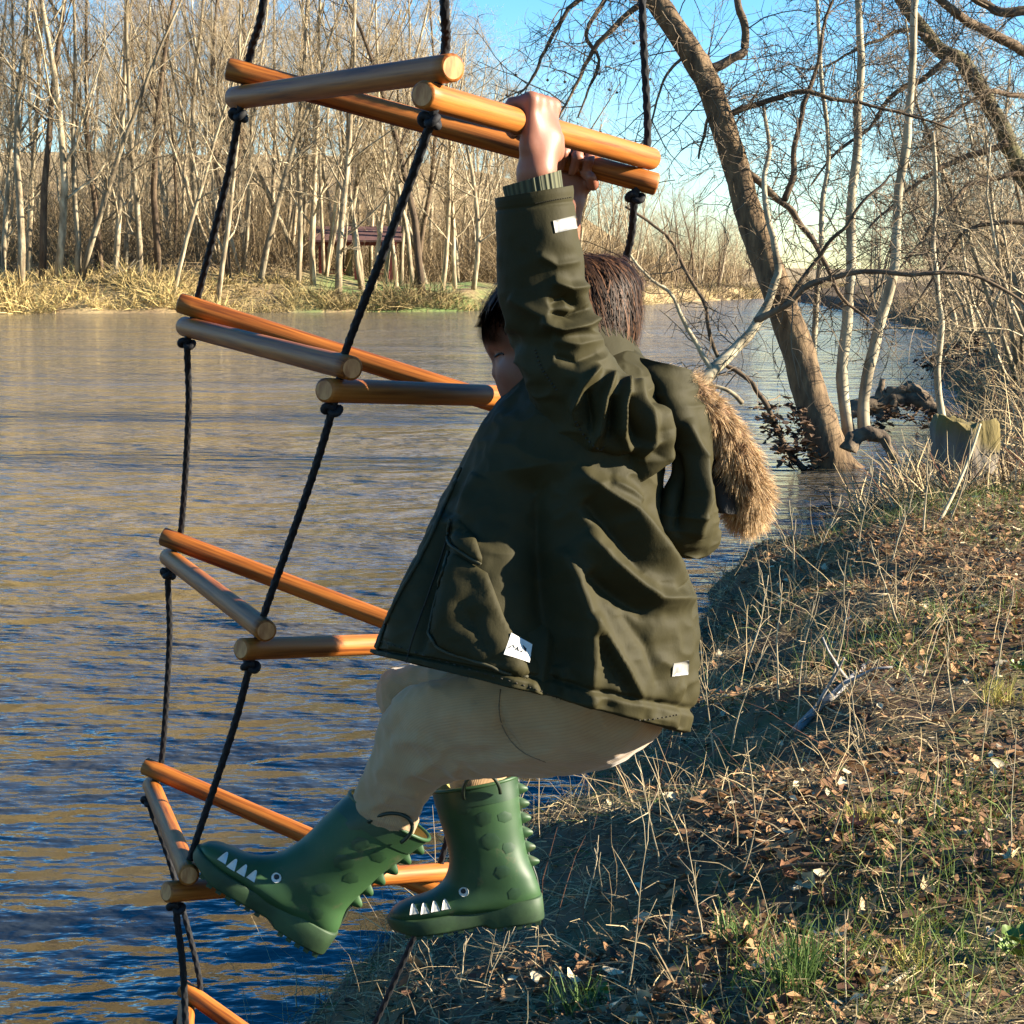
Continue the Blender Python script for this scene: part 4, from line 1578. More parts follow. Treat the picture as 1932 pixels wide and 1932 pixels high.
class Twigs:
    """thin ribbons gathered by number of points"""
    def __init__(s): s.d = {}

    def add(s, pts, w):
        s.d.setdefault(len(pts), ([], []))
        s.d[len(pts)][0].append(pts)
        s.d[len(pts)][1].append(w)

    def into(s, mb, rng):
        for k, (P, W) in s.d.items():
            P = np.array(P)
            W = np.array(W)
            T = nrm(P[:, -1] - P[:, 0])
            a = nrm(np.cross(T, rng.normal(size=T.shape)))
            tap = np.linspace(1, 0.35, k)
            mb.ribbons(P, a[:, None] * (W[:, None] * tap)[..., None])


def grow(mbT, tw, p, d, L, r, lvl, rng, q):
    """a branch and everything on it; q: parameters per level"""
    nseg = q['seg'][lvl]
    pts = [p]
    dd = fn(d)
    for i in range(nseg):
        dd = fn(dd + rng.normal(size=3) * q['wob'][lvl] + np.array([0, 0, q['up'][lvl]]))
        pts.append(pts[-1] + dd * L / nseg)
    pts = np.array(pts)
    tap = np.linspace(1, q['tap'][lvl], nseg + 1)
    if lvl < q['tubes']:
        mbT.tube(pts, r * tap, q['sides'][lvl], cap=(lvl == 0))
    else:
        tw.add(pts, r * 1.3)
    if lvl + 1 >= len(q['seg']): return
    n = q['kids'][lvl]
    for j in range(n):
        t = rng.uniform(q['from'][lvl], 0.98) if lvl else q['from'][0] + (0.98 - q['from'][0]) * (j + rng.random()) / n
        x = t * nseg
        i = min(int(x), nseg - 1)
        b_ = pts[i] + (pts[i + 1] - pts[i]) * (x - i)
        T = fn(pts[i + 1] - pts[i])
        s_ = fn(cr3(T, rng.normal(size=3)))
        ang = R(rng.uniform(*q['ang'][lvl]))
        nd = T * math.cos(ang) + s_ * math.sin(ang)
        rl = max(r * (1 - (1 - q['tap'][lvl]) * t) * q['rr'][lvl], 0.004)
        grow(mbT, tw, b_, nd, L * q['ll'][lvl] * rng.uniform(0.6, 1.15) * (1.15 - 0.55 * t if lvl == 0 else 1), rl, lvl + 1, rng, q)


Q_TALL = dict(seg=[9, 6, 4, 3, 2], wob=[0.055, 0.16, 0.2, 0.24, 0.25], up=[0.03, 0.07, 0.05, 0.02, 0.0], tap=[0.25, 0.25, 0.3, 0.4, 0.4], tubes=3, sides=[8, 5, 3], kids=[15, 8, 8, 6],
              ang=[(30, 62), (25, 65), (25, 70), (20, 70)], rr=[0.40, 0.42, 0.42, 0.6], ll=[0.36, 0.42, 0.45, 0.5], **{'from': [0.30, 0.15, 0.1, 0.1]})
Q_LOW = dict(Q_TALL, kids=[19, 7, 8, 5], **{'from': [0.12, 0.1, 0.1, 0.1]})
Q_BUSH = dict(seg=[5, 5, 4, 3], wob=[0.16, 0.2, 0.24, 0.25], up=[0.03, 0.05, 0.02, 0.0], tap=[0.3, 0.3, 0.35, 0.4], tubes=2, sides=[5, 3], kids=[9, 7, 6],
              ang=[(18, 60), (25, 65), (25, 70)], rr=[0.45, 0.45, 0.5], ll=[0.6, 0.5, 0.5], **{'from': [0.08, 0.1, 0.1]})


def make_tree(seed, H, r, q, fork=0):
    rng = np.random.default_rng(seed)
    mbT, tw = MB(), Twigs()
    if fork:
        q = dict(q, kids=[max(5, q['kids'][0] // fork + 2)] + q['kids'][1:])
        for k in range(fork):
            a = k / fork * 6.28 + rng.random()
            grow(mbT, tw, np.array([0.15 * math.cos(a), 0.15 * math.sin(a), -0.3]), np.array([0.20 * math.cos(a), 0.20 * math.sin(a), 1.0]), H * rng.uniform(0.8, 1.05), r * 0.75, 0, rng, q)
    else:
        grow(mbT, tw, np.array([0, 0, -0.3]), np.array([rng.normal() * 0.04, rng.normal() * 0.04, 1.0]), H, r, 0, rng, q)
    mbC = MB()
    tw.into(mbC, rng)
    return mbT, mbC


PROTO = []
for i in range(9):
    q = Q_TALL if i % 3 else Q_LOW
    mbT, mbC = make_tree(100 + i, 24 + (i % 4) * 1.5, 0.30, q, fork=(2 if i == 4 else 3 if i == 7 else 0))
    mt, mc = mbT.mesh('trunk'), mbC.mesh('crown')
    mt.materials.append(M_BARK if i not in (2, 5) else M_BARKD)
    mc.materials.append(M_TWIG)
    PROTO.append((mt, mc))
RB = []
for i in range(5):
    mbT, mbC = make_tree(300 + i, 8.0, 0.085, Q_LOW if i < 3 else Q_BUSH, fork=(0 if i < 2 else 4))
    mt, mc = mbT.mesh('trunk'), mbC.mesh('crown')
    mt.materials.append(M_BARK)
    mc.materials.append(M_TWIG)
    RB.append((mt, mc))


def put_tree(name, proto, loc, scale, rotz, lean, label, group, cat='tree'):
    o = empty(name, tuple(loc))
    o.rotation_euler = (0, R(lean), 0)
    o.scale = (scale[0], scale[0], scale[1])
    Rz = Matrix.Rotation(rotz, 4, 'Z')
    for nm, me in zip(('trunk', 'crown'), proto):
        c = bpy.data.objects.new(nm, me)
        COL.objects.link(c)
        c.parent = o
        c.matrix_basis = Rz
    tag(o, label, cat, group)
    return o


def far_spot(px, e):
    y = 120.0
    for _ in range(30):
        x = (px - 966) / FPX * (y * math.cos(PITCH) + 0.0)
        y = float(far_y(x)) + e
    return np.array([x, y, float(far_z(x, y))])


FRONT = [  # column, metres behind the waterline, girth, height, lean, kind, label
    (6, 6, 0.8, 1.0, 3, 0, 'grey bare tree at the far left edge of the picture across the river'),
    (38, 3.6, 1.15, 1.05, 2, 1, 'thick pale bare tree, second from the left edge across the river'),
    (56, 8, 0.9, 1.0, 4, 6, 'slim bare tree right behind the thick pale one at far left'),
    (80, 5, 1.2, 1.05, 1, 2, 'dark-barked bare tree between two pale ones at far left bank'),
    (108, 4.5, 1.2, 1.1, 3, 3, 'pale bare tree just right of the dark-barked one on the far left bank'),
    (152, 4.0, 1.25, 1.0, 13, 4, 'forked bare tree leaning right, in front of the far left bank trees'),
    (192, 9, 0.9, 1.0, 0, 5, 'dark slim bare tree behind the leaning forked tree across the river'),
    (216, 6, 0.95, 1.0, 4, 6, 'upright pale bare tree between forked tree and upper left rope'),
    (236, 11, 0.8, 1.05, -2, 8, 'thin bare tree set back among the left far bank trees'),
    (264, 6, 1.05, 1.05, 2, 0, 'bare tree with clean pale trunk, left of the upper left rope'),
    (300, 8, 1.15, 1.05, -1, 2, 'dark stout bare tree left of the upper left rope, set back'),
    (326, 1.4, 0.7, 0.8, 14, 1, 'slender pale tree leaning right from the far water edge'),
    (408, 2.2, 0.8, 0.9, 4, 3, 'white-barked slender tree just right of the upper left rope'),
    (432, 8, 0.95, 1.0, 2, 5, 'dark bare tree behind the white-barked slender one'),
    (456, 11, 0.9, 1.0, -3, 7, 'clump of three bare stems beyond the rope ladder'),
    (489, 6, 1.05, 1.0, 1, 8, 'bare tree with light right side, left of the red shelter'),
    (562, 6, 0.85, 1.0, 3, 1, 'pale slim bare tree standing left of the red shelter'),
    (591, 7.5, 0.95, 1.0, 1, 6, 'bare tree at the left corner of the red shelter'),
    (638, 3.0, 1.1, 1.0, 0, 0, 'bare tree standing in front of the red shelter'),
    (684, 6, 1.15, 0.95, -2, 4, 'forked bare tree at the right corner of the red shelter'),
    (706, 9, 0.8, 0.95, 5, 3, 'slim bare tree right of the red shelter, behind near rope'),
    (748, 9, 0.85, 0.9, 4, 8, 'bare tree on the left edge of the green lawn'),
    (784, 11, 0.9, 0.9, 1, 5, 'dark bare tree behind the green lawn'),
    (796, 2.6, 1.2, 0.9, -5, 2, 'dark stout tree on the lawn at the far water edge'),
    (835, 8, 0.85, 0.8, 6, 1, 'pale bare tree right of the stout lawn tree'),
    (858, 8, 0.85, 0.76, -3, 6, 'slim bare tree nearest left of the child across the river'),
    (893, 5, 0.9, 0.7, 2, 3, 'bare tree seen just left of the raised sleeve'),
]
for i, (px_, e, g, h, ln_, k, lb) in enumerate(FRONT):
    put_tree('bare_tree', PROTO[k], far_spot(px_, e), (g * 0.80, h), i * 1.7, ln_, lb, 'bare trees on the far bank')
rng = np.random.default_rng(5)


def deep_label(px_, e, sg, k):
    look = ('slim' if sg < 0.6 else 'mid-sized' if sg < 0.76 else 'stout') + ' ' + ('dark-barked' if k in (2, 5) else 'twin-stemmed' if k == 4 else 'three-stemmed' if k == 7 else 'pale low-branched' if k % 3 == 0 else 'pale tall')
    where = ('by left picture edge', 'left of forked leaning tree', 'right of forked leaning tree', 'behind upper left rope', 'left of red shelter',
             'behind red shelter', 'right of red shelter', 'behind green lawn', 'behind raised sleeve')[int(np.clip(np.searchsorted([60, 150, 270, 400, 560, 690, 770, 880], px_), 0, 8))]
    return '%s bare tree %s in far woods, %s' % (look, 'set back' if e < 40 else 'deep', where)


for i in range(130):
    px_ = rng.uniform(-60, 1010)
    e = 10 + 95 * rng.random() ** 1.2
    sg, sh, kk = rng.uniform(0.48, 0.9), rng.uniform(0.75, 1.05) * float(np.interp(px_, [830, 1000], [1, 0.62])), int(rng.integers(0, 9))
    put_tree('bare_tree', PROTO[kk], far_spot(px_, e), (sg, sh), rng.uniform(0, 6.28), rng.normal() * 4, deep_label(px_, e, sg, kk), 'bare trees deep in the far woods')
for i in range(44):
    px_ = rng.uniform(950, 1420)
    e = 3 + 45 * rng.random()
    s_ = np.interp(px_, [950, 1000, 1100, 1230, 1420], [0.72, 0.60, 0.52, 0.42, 0.30]) * rng.uniform(0.8, 1.1)
    put_tree('bare_tree', PROTO[rng.integers(0, 9)], far_spot(px_, e), (s_, s_), rng.uniform(0, 6.28), rng.normal() * 4, '%s distant bare tree at the river bend, %s' % ('tall' if s_ > 0.55 else 'small', 'behind the head' if px_ < 1130 else 'right of the hair' if px_ < 1260 else 'left of the leaning trunk'), 'bare trees at the river bend')

# the wood behind, a brown mass
mb = MB()
cols = []
arr = []
for k in (0, 1, 3, 6, 8):
    me = PROTO[k][1]
    n = len(me.vertices)
    co = np.empty(n * 3, np.float32)
    me.vertices.foreach_get('co', co)
    q4 = np.empty(len(me.loops), np.int32)
    me.loops.foreach_get('vertex_index', q4)
    arr.append((co.reshape(-1, 3), q4.reshape(-1, 4)))
for i in range(110):
    px_ = rng.uniform(-120, 1620) if i % 3 else rng.uniform(950, 1450)
    far = px_ > 1000
    e = rng.uniform(55, 170) if not far else rng.uniform(20, 160)
    p = far_spot(px_, e)
    s_ = rng.uniform(0.7, 0.95) if not far else float(np.interp(px_, [1000, 1100, 1230, 1420, 1620], [0.60, 0.52, 0.42, 0.32, 0.4])) * rng.uniform(0.85, 1.1)
    co, qd = arr[rng.integers(0, len(arr))]
    keep = rng.random(len(qd)) < 0.13
    a = rng.uniform(0, 6.28)
    Mx = np.array([[math.cos(a), -math.sin(a), 0], [math.sin(a), math.cos(a), 0], [0, 0, 1]])
    qq = qd[keep]
    used = np.unique(qq)
    mp_ = np.zeros(len(co), np.int64)
    mp_[used] = np.arange(len(used))
    mb.add((co[used] * s_) @ Mx.T + p, [mp_[qq]])
woods = mb.build('distant_woods', M_TWIG)
tag(woods, 'brown haze of bare woods far behind the tree trunks', 'woods', kind='stuff')

# scrub along the far waterline
def brush(name, n, spot, hgt, wid, colfn, mat, seed, pts=4, droop=0.5, spread=0.7):
    rng = np.random.default_rng(seed)
    base, sc_ = spot(rng, n)
    n = len(base)
    d = nrm(np.stack([rng.normal(size=n) * spread, rng.normal(size=n) * spread, np.ones(n)], -1))
    L = hgt[0] + (hgt[1] - hgt[0]) * rng.random(n) ** 1.5
    L = L * sc_
    P = np.zeros((n, pts, 3))
    P[:, 0] = base
    for k in range(1, pts):
        d = nrm(d + rng.normal(size=(n, 3)) * 0.16 + np.array([0, 0, -droop / pts]))
        P[:, k] = P[:, k - 1] + d * (L / (pts - 1))[:, None]
    W = nrm(np.cross(d, rng.normal(size=(n, 3))))
    w = rng.uniform(wid[0], wid[1], n)
    tap = np.linspace(1, 0.25, pts)
    mb = MB()
    mb.ribbons(P, W[:, None] * (w[:, None] * tap)[..., None])
    me = mb.mesh(name)
    c = colfn(rng, base)
    setcol(me, np.repeat(c, pts * 2, 0))
    o = link(name, me, None, mat)
    return o


M_STEM = vmat('dry_stems', rough=0.85, spec=0.15)


def far_brush_spot(rng, n):
    x = rng.uniform(-62, 8, n)
    e = 9.5 * rng.random(n) ** 1.35 - 0.2
    x = np.where(rng.random(n) < 0.16, rng.uniform(0, 45, n), x)
    y = far_y(x) + e
    m_ = fbm(np.stack([x * 0.22, e * 0.3, 0 * x], -1), 131, 2) > -0.95
    lawn = (x > -15) & (x < -1) & (e > 3.0)
    m_ = m_ & ~lawn
    x, y, e = x[m_], y[m_], e[m_]
    z = far_z(x, y)
    hm = 0.75 + 0.7 * np.clip(fbm(np.stack([x * 0.35, y * 0.35, 0 * x], -1), 133, 2), -0.6, 1)
    return np.stack([x, y, z - 0.1], -1), hm * (1.2 - 0.05 * e)


def far_brush_col(rng, b_):
    n = len(b_)
    t = np.clip(0.42 + 0.75 * fbm(b_ * np.array([0.12, 0.2, 0.2]), 137, 2) + rng.normal(size=n) * 0.2, 0, 1)[:, None]
    c = np.array([0.10, 0.07, 0.045]) * (1 - t) + np.array([0.44, 0.33, 0.135]) * t
    left = sstep(-14, -24, b_[:, 0])[:, None]
    c = c * (0.72 + 0.38 * left)
    g = (rng.random(n) < 0.12)[:, None]
    return np.where(g, np.array([0.13, 0.13, 0.05]), c)


fb = brush('bank_scrub', 60000, far_brush_spot, (0.35, 1.9), (0.014, 0.036), far_brush_col, M_STEM, 11, pts=3, droop=0.8, spread=0.8)
tag(fb, 'tangled golden and brown scrub along the far waterline', 'scrub', kind='stuff')

# undergrowth between the far trunks
def under_spot(rng, n):
    px_ = rng.uniform(-60, 1400, n)
    e = rng.uniform(9, 90, n)
    y = np.full(n, 130.0)
    for _ in range(12):
        x = (px_ - 966) / FPX * y * math.cos(PITCH)
        y = far_y(x) + e
    lawn = (x > -16) & (x < 0) & (e < 22)
    k = ~lawn
    return np.stack([x, y, far_z(x, y) - 0.1], -1)[k], np.ones(k.sum())


ub = brush('undergrowth', 36000, under_spot, (0.6, 10.0), (0.014, 0.028), lambda r_, b_: np.array([0.20, 0.145, 0.08]) * (0.5 + r_.random((len(b_), 1))), M_STEM, 12, pts=3, droop=0.5, spread=0.6)
tag(ub, 'thin brown saplings and undergrowth between the far trunks', 'undergrowth', kind='stuff')

# ---- bleached fallen tree lying along the left waterline
M_BLEACH = pmat('bleached_driftwood', [(0.3, (0.30, 0.25, 0.17)), (0.7, (0.46, 0.40, 0.30))], scale=1.5, rough=0.9, bumps=0.3, bdist=0.02)
fall = empty('fallen_tree', tuple(GZ(120, 588)))
tag(fall, 'bleached fallen tree with bare branches lying at the far left waterline', 'fallen tree')
DF = GZ(150, 590)[1] / math.cos(PITCH) * 1.0
def fpath(pts, r0, r1, nm):
    P = np.array([D(a, b_, DF + dz) for a, b_, dz in pts])
    P = crom(P, 14)
    mb = MB()
    mb.tube(P, np.linspace(r0, r1, 14), 6)
    mb.build(nm, M_BLEACH, fall)
    return P
rng = np.random.default_rng(9)
tw = Twigs()
mains = [fpath([(-20, 548, 1.5), (60, 557, 1.2), (120, 570, .8), (170, 577, .3), (240, 580, 0), (310, 590, -.3)], 0.24, 0.06, 'trunk'),
         fpath([(60, 556, 1.4), (100, 556, 1.2), (160, 556, 1), (230, 558, 1), (300, 562, 1)], 0.15, 0.04, 'limb'),
         fpath([(100, 572, .6), (130, 585, .2), (145, 590, 0)], 0.10, 0.05, 'limb'),
         fpath([(160, 558, 1), (185, 535, 1.2), (215, 515, 1.4), (240, 510, 1.5)], 0.07, 0.02, 'limb'),
         fpath([(150, 578, .2), (170, 588, -.1), (185, 592, -.2)], 0.08, 0.04, 'limb'),
         fpath([(220, 560, .8), (262, 542, 1), (300, 528, 1.3)], 0.05, 0.02, 'limb')]
for P in mains:
    for _ in range(14):
        i = rng.integers(2, 13)
        d = nrm(rng.normal(size=3) * np.array([1, .4, .7]) + np.array([0.4, 0, 0.25]))
        q = [P[i]]
        for k in range(3):
            d = nrm(d + rng.normal(size=3) * 0.25)
            q.append(q[-1] + d * rng.uniform(0.25, 0.7))
        tw.add(np.array(q), 0.022)
mb = MB()
tw.into(mb, rng)
mb.build('crown', M_BLEACH, fall)

# ---- red picnic shelter among the far trees
M_RED = pmat('dark_red_paint', [(0.3, (0.11, 0.018, 0.016)), (0.7, (0.17, 0.03, 0.026))], scale=2, rough=0.6, bumps=0.1)
M_REDROOF = pmat('weathered_red_roof', [(0.3, (0.09, 0.045, 0.04)), (0.7, (0.14, 0.075, 0.068))], scale=1.5, rough=0.7, bumps=0.2)
sp = far_spot(676, 20)
shel = empty('picnic_shelter', tuple(sp))
tag(shel, 'open dark red picnic shelter with low gabled roof among the far trees', 'shelter')
wS, dS, hS = 6.4, 5.0, 2.9
for sx_ in (-1, 0, 1):
    for sy_ in (-1, 1):
        mb = MB()
        mb.box(sp + np.array([sx_ * wS * 0.44, sy_ * dS * 0.42, hS / 2]), (0.22, 0.22, hS))
        mb.build('post', M_RED, shel, smooth=False)
mb = MB()
e_ = 0.45
rf_ = np.array([[-wS / 2 - e_, -dS / 2 - e_, hS], [wS / 2 + e_, -dS / 2 - e_, hS], [wS / 2 + e_, 0, hS + 1.15], [-wS / 2 - e_, 0, hS + 1.15], [wS / 2 + e_, dS / 2 + e_, hS], [-wS / 2 - e_, dS / 2 + e_, hS]])
V2 = np.vstack([rf_, rf_ + np.array([0, 0, 0.16])]) + sp
mb.add(V2, [np.array([[0, 1, 2, 3], [3, 2, 4, 5], [6, 7, 8, 9], [9, 8, 10, 11], [0, 1, 7, 6], [4, 5, 11, 10], [1, 2, 8, 7], [2, 4, 10, 8], [3, 0, 6, 9], [5, 3, 9, 11]])])
mb.build('roof', M_REDROOF, shel, smooth=False)
mb = MB()
mb.box(sp + np.array([0, -dS * 0.42, hS - 0.12]), (wS, 0.12, 0.28))
mb.build('beam', M_RED, shel, smooth=False)
for sx_ in (-1.9, 1.9):
    tb = empty('picnic_table', tuple(sp + np.array([sx_, -0.6, 0])))
    tag(tb, 'dark red picnic table under the %s half of the red shelter' % ('left' if sx_ < 0 else 'right'), 'picnic table', 'picnic tables in the shelter')
    for nm, off, sz in (('tabletop', (0, 0, 0.76), (1.8, 0.75, 0.06)), ('bench', (0, -0.7, 0.45), (1.8, 0.28, 0.05)), ('bench', (0, 0.7, 0.45), (1.8, 0.28, 0.05)), ('leg', (-0.6, 0, 0.38), (0.1, 1.3, 0.70)), ('leg', (0.6, 0, 0.38), (0.1, 1.3, 0.70))):
        mb = MB()
        mb.box(sp + np.array([sx_, -0.6, 0]) + np.array(off), sz)
        mb.build(nm, M_RED, tb, smooth=False)

# ---- dark car parked among the trees
cp = far_spot(368, 32)
carE = empty('parked_car', tuple(cp))
tag(carE, 'small dark maroon car parked among the far trees behind the upper left rope', 'car')
M_CAR = pmat('maroon_car_paint', [(0.3, (0.05, 0.012, 0.018)), (0.7, (0.065, 0.016, 0.022))], scale=2, rough=0.3, bumps=0.0, spec=0.5)
M_GLASS = pmat('dark_car_glass', [(0.3, (0.02, 0.03, 0.035)), (0.7, (0.03, 0.04, 0.045))], scale=2, rough=0.1, bumps=0.0, spec=0.6)
prof = np.array([(-2.1, .35), (-2.15, .75), (-1.95, .95), (-1.1, 1.02), (-.55, 1.48), (.9, 1.5), (1.6, 1.05), (2.05, .98), (2.15, .6), (2.1, .35)])
def extr(prof, w, off, tilt=0.0):
    n = len(prof)
    a = np.array([(p[0], -w * (1 - tilt * max(0, p[1] - 1)), p[1]) for p in prof]) + off
    c = np.array([(p[0], w * (1 - tilt * max(0, p[1] - 1)), p[1]) for p in prof]) + off
    mb = MB()
    idx = np.arange(n)
    nx = (idx + 1) % n
    mb.add(np.vstack([a, c]), [np.stack([idx, nx, nx + n, idx + n], -1), np.array([idx]), np.array([idx[::-1] + n])])
    return mb
extr(prof, 0.85, cp, 0.35).build('body', M_CAR, carE, smooth=False)
for q in ([(-1.0, 1.05), (-.55, 1.42), (.1, 1.43), (.1, 1.05)], [(.18, 1.05), (.18, 1.43), (.85, 1.43), (1.4, 1.08)]):
    extr(np.array(q), 0.80, cp, 0.0).build('window', M_GLASS, carE, smooth=False)
for wx in (-1.3, 1.3):
    for wy in (-0.78, 0.78):
        mb = MB()
        mb.tube([cp + np.array([wx, wy - 0.1, .33]), cp + np.array([wx, wy + 0.1, .33])], 0.33, 16)
        mb.build('wheel', M_TRIM, carE)
# ================================================================ trees and driftwood on the near bank, right
M_LEANBARK = pmat('leaning_tree_bark', [(0.28, (0.045, 0.03, 0.018)), (0.5, (0.12, 0.078, 0.042)), (0.72, (0.20, 0.135, 0.072))], scale=5, rough=0.95, bumps=0.9, bdist=0.03, stretch=(2.2, 2.2, 0.6), detail=8)
M_SYC = pmat('cream_sycamore_bark', [(0.32, (0.10, 0.075, 0.045)), (0.46, (0.25, 0.205, 0.13)), (0.62, (0.36, 0.31, 0.205))], scale=3.2, rough=0.8, bumps=0.25, bdist=0.01, stretch=(1, 1, 0.5))
DT = GZ(1570, 880)[1] / math.cos(PITCH) * 1.005 - 0.2


def limb(pts, r0, r1, mat, parent, nm, n=26, sides=8, dep=None, kink=0.11):
    P = np.array([D(p[0], p[1], (dep or DT) + (p[2] if len(p) > 2 else 0)) for p in pts])
    P = crom(P, n)
    q_ = P * 1.3
    tz = np.sin(np.linspace(0, math.pi, n))[:, None]
    P = P + tz * kink * np.stack([fbm(q_, 151, 3), fbm(q_, 155, 3), fbm(q_, 158, 3)], -1)
    rad = np.linspace(r0, r1, n) * (1 + 0.08 * vnoise(P * 5, 153))
    mb = MB()
    mb.tube(P, rad, sides)
    o = mb.build(nm, mat, parent)
    return P


def sprout(tw, P, n, L, w, rng, lvl=2, droop=0.0, bias=(0, 0, 0.1), frm=0.1, kids=4):
    """twigs along a path"""
    m_ = len(P)
    for _ in range(n):
        x = rng.uniform(frm, 0.99) * (m_ - 1)
        i = int(x)
        p = P[i] + (P[min(i + 1, m_ - 1)] - P[i]) * (x - i)
        T = fn(P[min(i + 1, m_ - 1)] - P[max(i - 1, 0)])
        d = fn(T * 0.5 + fn(rng.normal(size=3)) + np.array(bias))
        l_ = L * rng.uniform(0.45, 1.2)
        q = [p]
        k_ = 5
        for k in range(k_):
            d = fn(d + rng.normal(size=3) * 0.20 + np.array([0, 0, -droop]))
            q.append(q[-1] + d * l_ / k_)
        q = np.array(q)
        tw.add(q, w)
        if lvl > 0:
            sprout(tw, q, kids, L * 0.55, w * 0.65, rng, lvl - 1, droop, bias, 0.15, kids)


# the leaning tree
lt_base = D(1570, 880, DT)
lean = empty('leaning_tree', tuple(lt_base))
tag(lean, 'brown-barked bare tree leaning left out of the river edge', 'tree')
trunk_px = [(1585, 905), (1562, 850), (1530, 745), (1492, 622), (1452, 508), (1412, 400), (1384, 300), (1342, 172), (1300, 92), (1244, 10), (1190, -70)]
Pt = np.array([D(a, b_, DT) for a, b_ in trunk_px])
Pt = crom(Pt, 60)
rad = np.interp(np.linspace(0, 1, 60), [0, 0.06, 0.2, 0.5, 0.75, 1], [0.33, 0.25, 0.205, 0.165, 0.145, 0.12])
mbt = MB()
T = nrm(np.gradient(Pt, axis=0))
A = nrm(np.cross(T, np.array([0.1, 1, 0.1])))
Bv = np.cross(T, A)
th = np.arange(28) / 28 * 2 * math.pi
Gt = Pt[:, None] + rad[:, None, None] * (np.cos(th)[None, :, None] * A[:, None] + np.sin(th)[None, :, None] * Bv[:, None])
rel = fbm(Gt * np.array([9, 9, 2.5]), 161, 3)
Gt = Gt + (Gt - Pt[:, None]) * (0.09 * rel)[..., None]
mbt.grid(Gt, wrap=True, cap0=True, cap1=True)
mbt.build('trunk', M_LEANBARK, lean)
rng = np.random.default_rng(21)
tw = Twigs()
L1 = limb([(1342, 130), (1372, 118), (1400, 98), (1404, 60), (1392, 0), (1385, -60)], 0.06, 0.04, M_BARKD, lean, 'limb')
L2 = limb([(1362, 224), (1400, 208), (1440, 192), (1500, 180), (1570, 188), (1640, 196), (1720, 222), (1800, 245)], 0.046, 0.012, M_BARKD, lean, 'limb')
L3 = limb([(1398, 320), (1440, 345), (1478, 378), (1520, 420), (1560, 500), (1590, 560), (1640, 605)], 0.055, 0.015, M_BARKD, lean, 'limb')
L4 = limb([(1480, 378), (1500, 330), (1490, 270), (1510, 215), (1545, 130), (1560, 40), (1580, -20)], 0.045, 0.015, M_BARKD, lean, 'limb')
L5 = limb([(1268, 40), (1215, 10), (1160, 52), (1110, 103), (1085, 150), (1054, 222)], 0.05, 0.012, M_BARKD, lean, 'limb')
L6 = limb([(1240, 0), (1170, -40), (1096, 0), (1040, 75), (1004, 147), (978, 178)], 0.045, 0.010, M_BARKD, lean, 'limb')
L7 = limb([(1230, -10), (1180, -30), (1142, 0), (1113, 65), (1130, 116), (1106, 165), (1090, 222)], 0.04, 0.010, M_BARKD, lean, 'limb')
L8 = limb([(1362, 160), (1348, 190), (1320, 260), (1318, 300)], 0.03, 0.012, M_BARKD, lean, 'limb')
L9 = limb([(1300, 95), (1260, 150), (1225, 230), (1180, 320)], 0.022, 0.006, M_BARKD, lean, 'limb')
for P, n, L in ((L1, 9, 1.3), (L2, 30, 1.1), (L3, 20, 1.0), (L4, 26, 1.1), (L5, 20, 1.0), (L6, 18, 1.0), (L7, 16, 0.9), (L8, 10, 0.9), (L9, 10, 0.8), (Pt[30:], 34, 1.4)):
    sprout(tw, P, n, L, 0.009, rng, 2, 0.05, (0, 0, 0.05), kids=4)
mb = MB()
tw.into(mb, rng)
mb.build('crown', M_TWIGD, lean)
# hanging seed balls
M_BALL = pmat('brown_seed_ball', [(0.3, (0.05, 0.03, 0.02)), (0.7, (0.12, 0.08, 0.05))], scale=60, rough=0.95)
for k in range(16):
    P = (L5, L6, L7, L2, L4)[k % 5]
    p = P[rng.integers(8, 25)] + np.array([rng.normal() * 0.4, rng.normal() * 0.2, -rng.uniform(0.2, 0.7)])
    mb = MB()
    t_ = np.linspace(0, 1, 7)
    mb.tube(np.stack([p + np.array([0, 0, -0.018 + 0.036 * q]) for q in t_]), 0.02 * np.sin(np.clip(t_, 0.05, 0.95) * math.pi), 8)
    mb.tube([p + np.array([0, 0, 0.017]), p + np.array([0.01, 0, 0.09]), p + np.array([0.0, 0, 0.17])], 0.002, 4)
    mb.build('seed_ball', M_BALL, lean)

# pale sycamore limb resting across the leaning trunk
syc = empty('sycamore_limb', tuple(D(1345, 705, DT - 0.6)))
tag(syc, 'thick cream-barked broken limb propped across the leaning trunk behind the hood', 'limb')
S1 = limb([(1295, 752, -.8), (1338, 708, -.7), (1372, 672, -.6), (1400, 642, -.5), (1430, 605, -.42), (1452, 556, -.38), (1466, 500, -.36), (1452, 420, -.35), (1444, 345, -.3), (1450, 280, -.2), (1440, 200, 0)], 0.085, 0.02, M_SYC, syc, 'trunk', n=40, kink=0.05)
S2 = limb([(1424, 606, -.42), (1455, 590, -.5), (1490, 572, -.6), (1532, 540, -.7), (1613, 520, -.9), (1733, 502, -1), (1820, 506, -1), (1900, 545, -1), (1960, 600, -1)], 0.046, 0.016, M_BARKD, syc, 'limb', n=36)
S3 = limb([(1345, 700, -.7), (1330, 655, -.8), (1306, 612, -.9), (1270, 562, -1), (1220, 520, -1.1), (1180, 470, -1.2)], 0.035, 0.012, M_SYC, syc, 'limb')
S4 = limb([(1518, 886, -.4), (1477, 840, -.4), (1453, 788, -.45), (1418, 744, -.5), (1384, 690, -.6), (1356, 624, -.7), (1305, 530, -.8), (1262, 462, -.9), (1215, 415, -1), (1180, 390, -1.1)], 0.036, 0.014, M_BARKD, syc, 'limb', n=40)
S5 = limb([(1400, 760, -.5), (1340, 735, -.5), (1300, 720, -.5)], 0.03, 0.014, M_SYC, syc, 'limb')
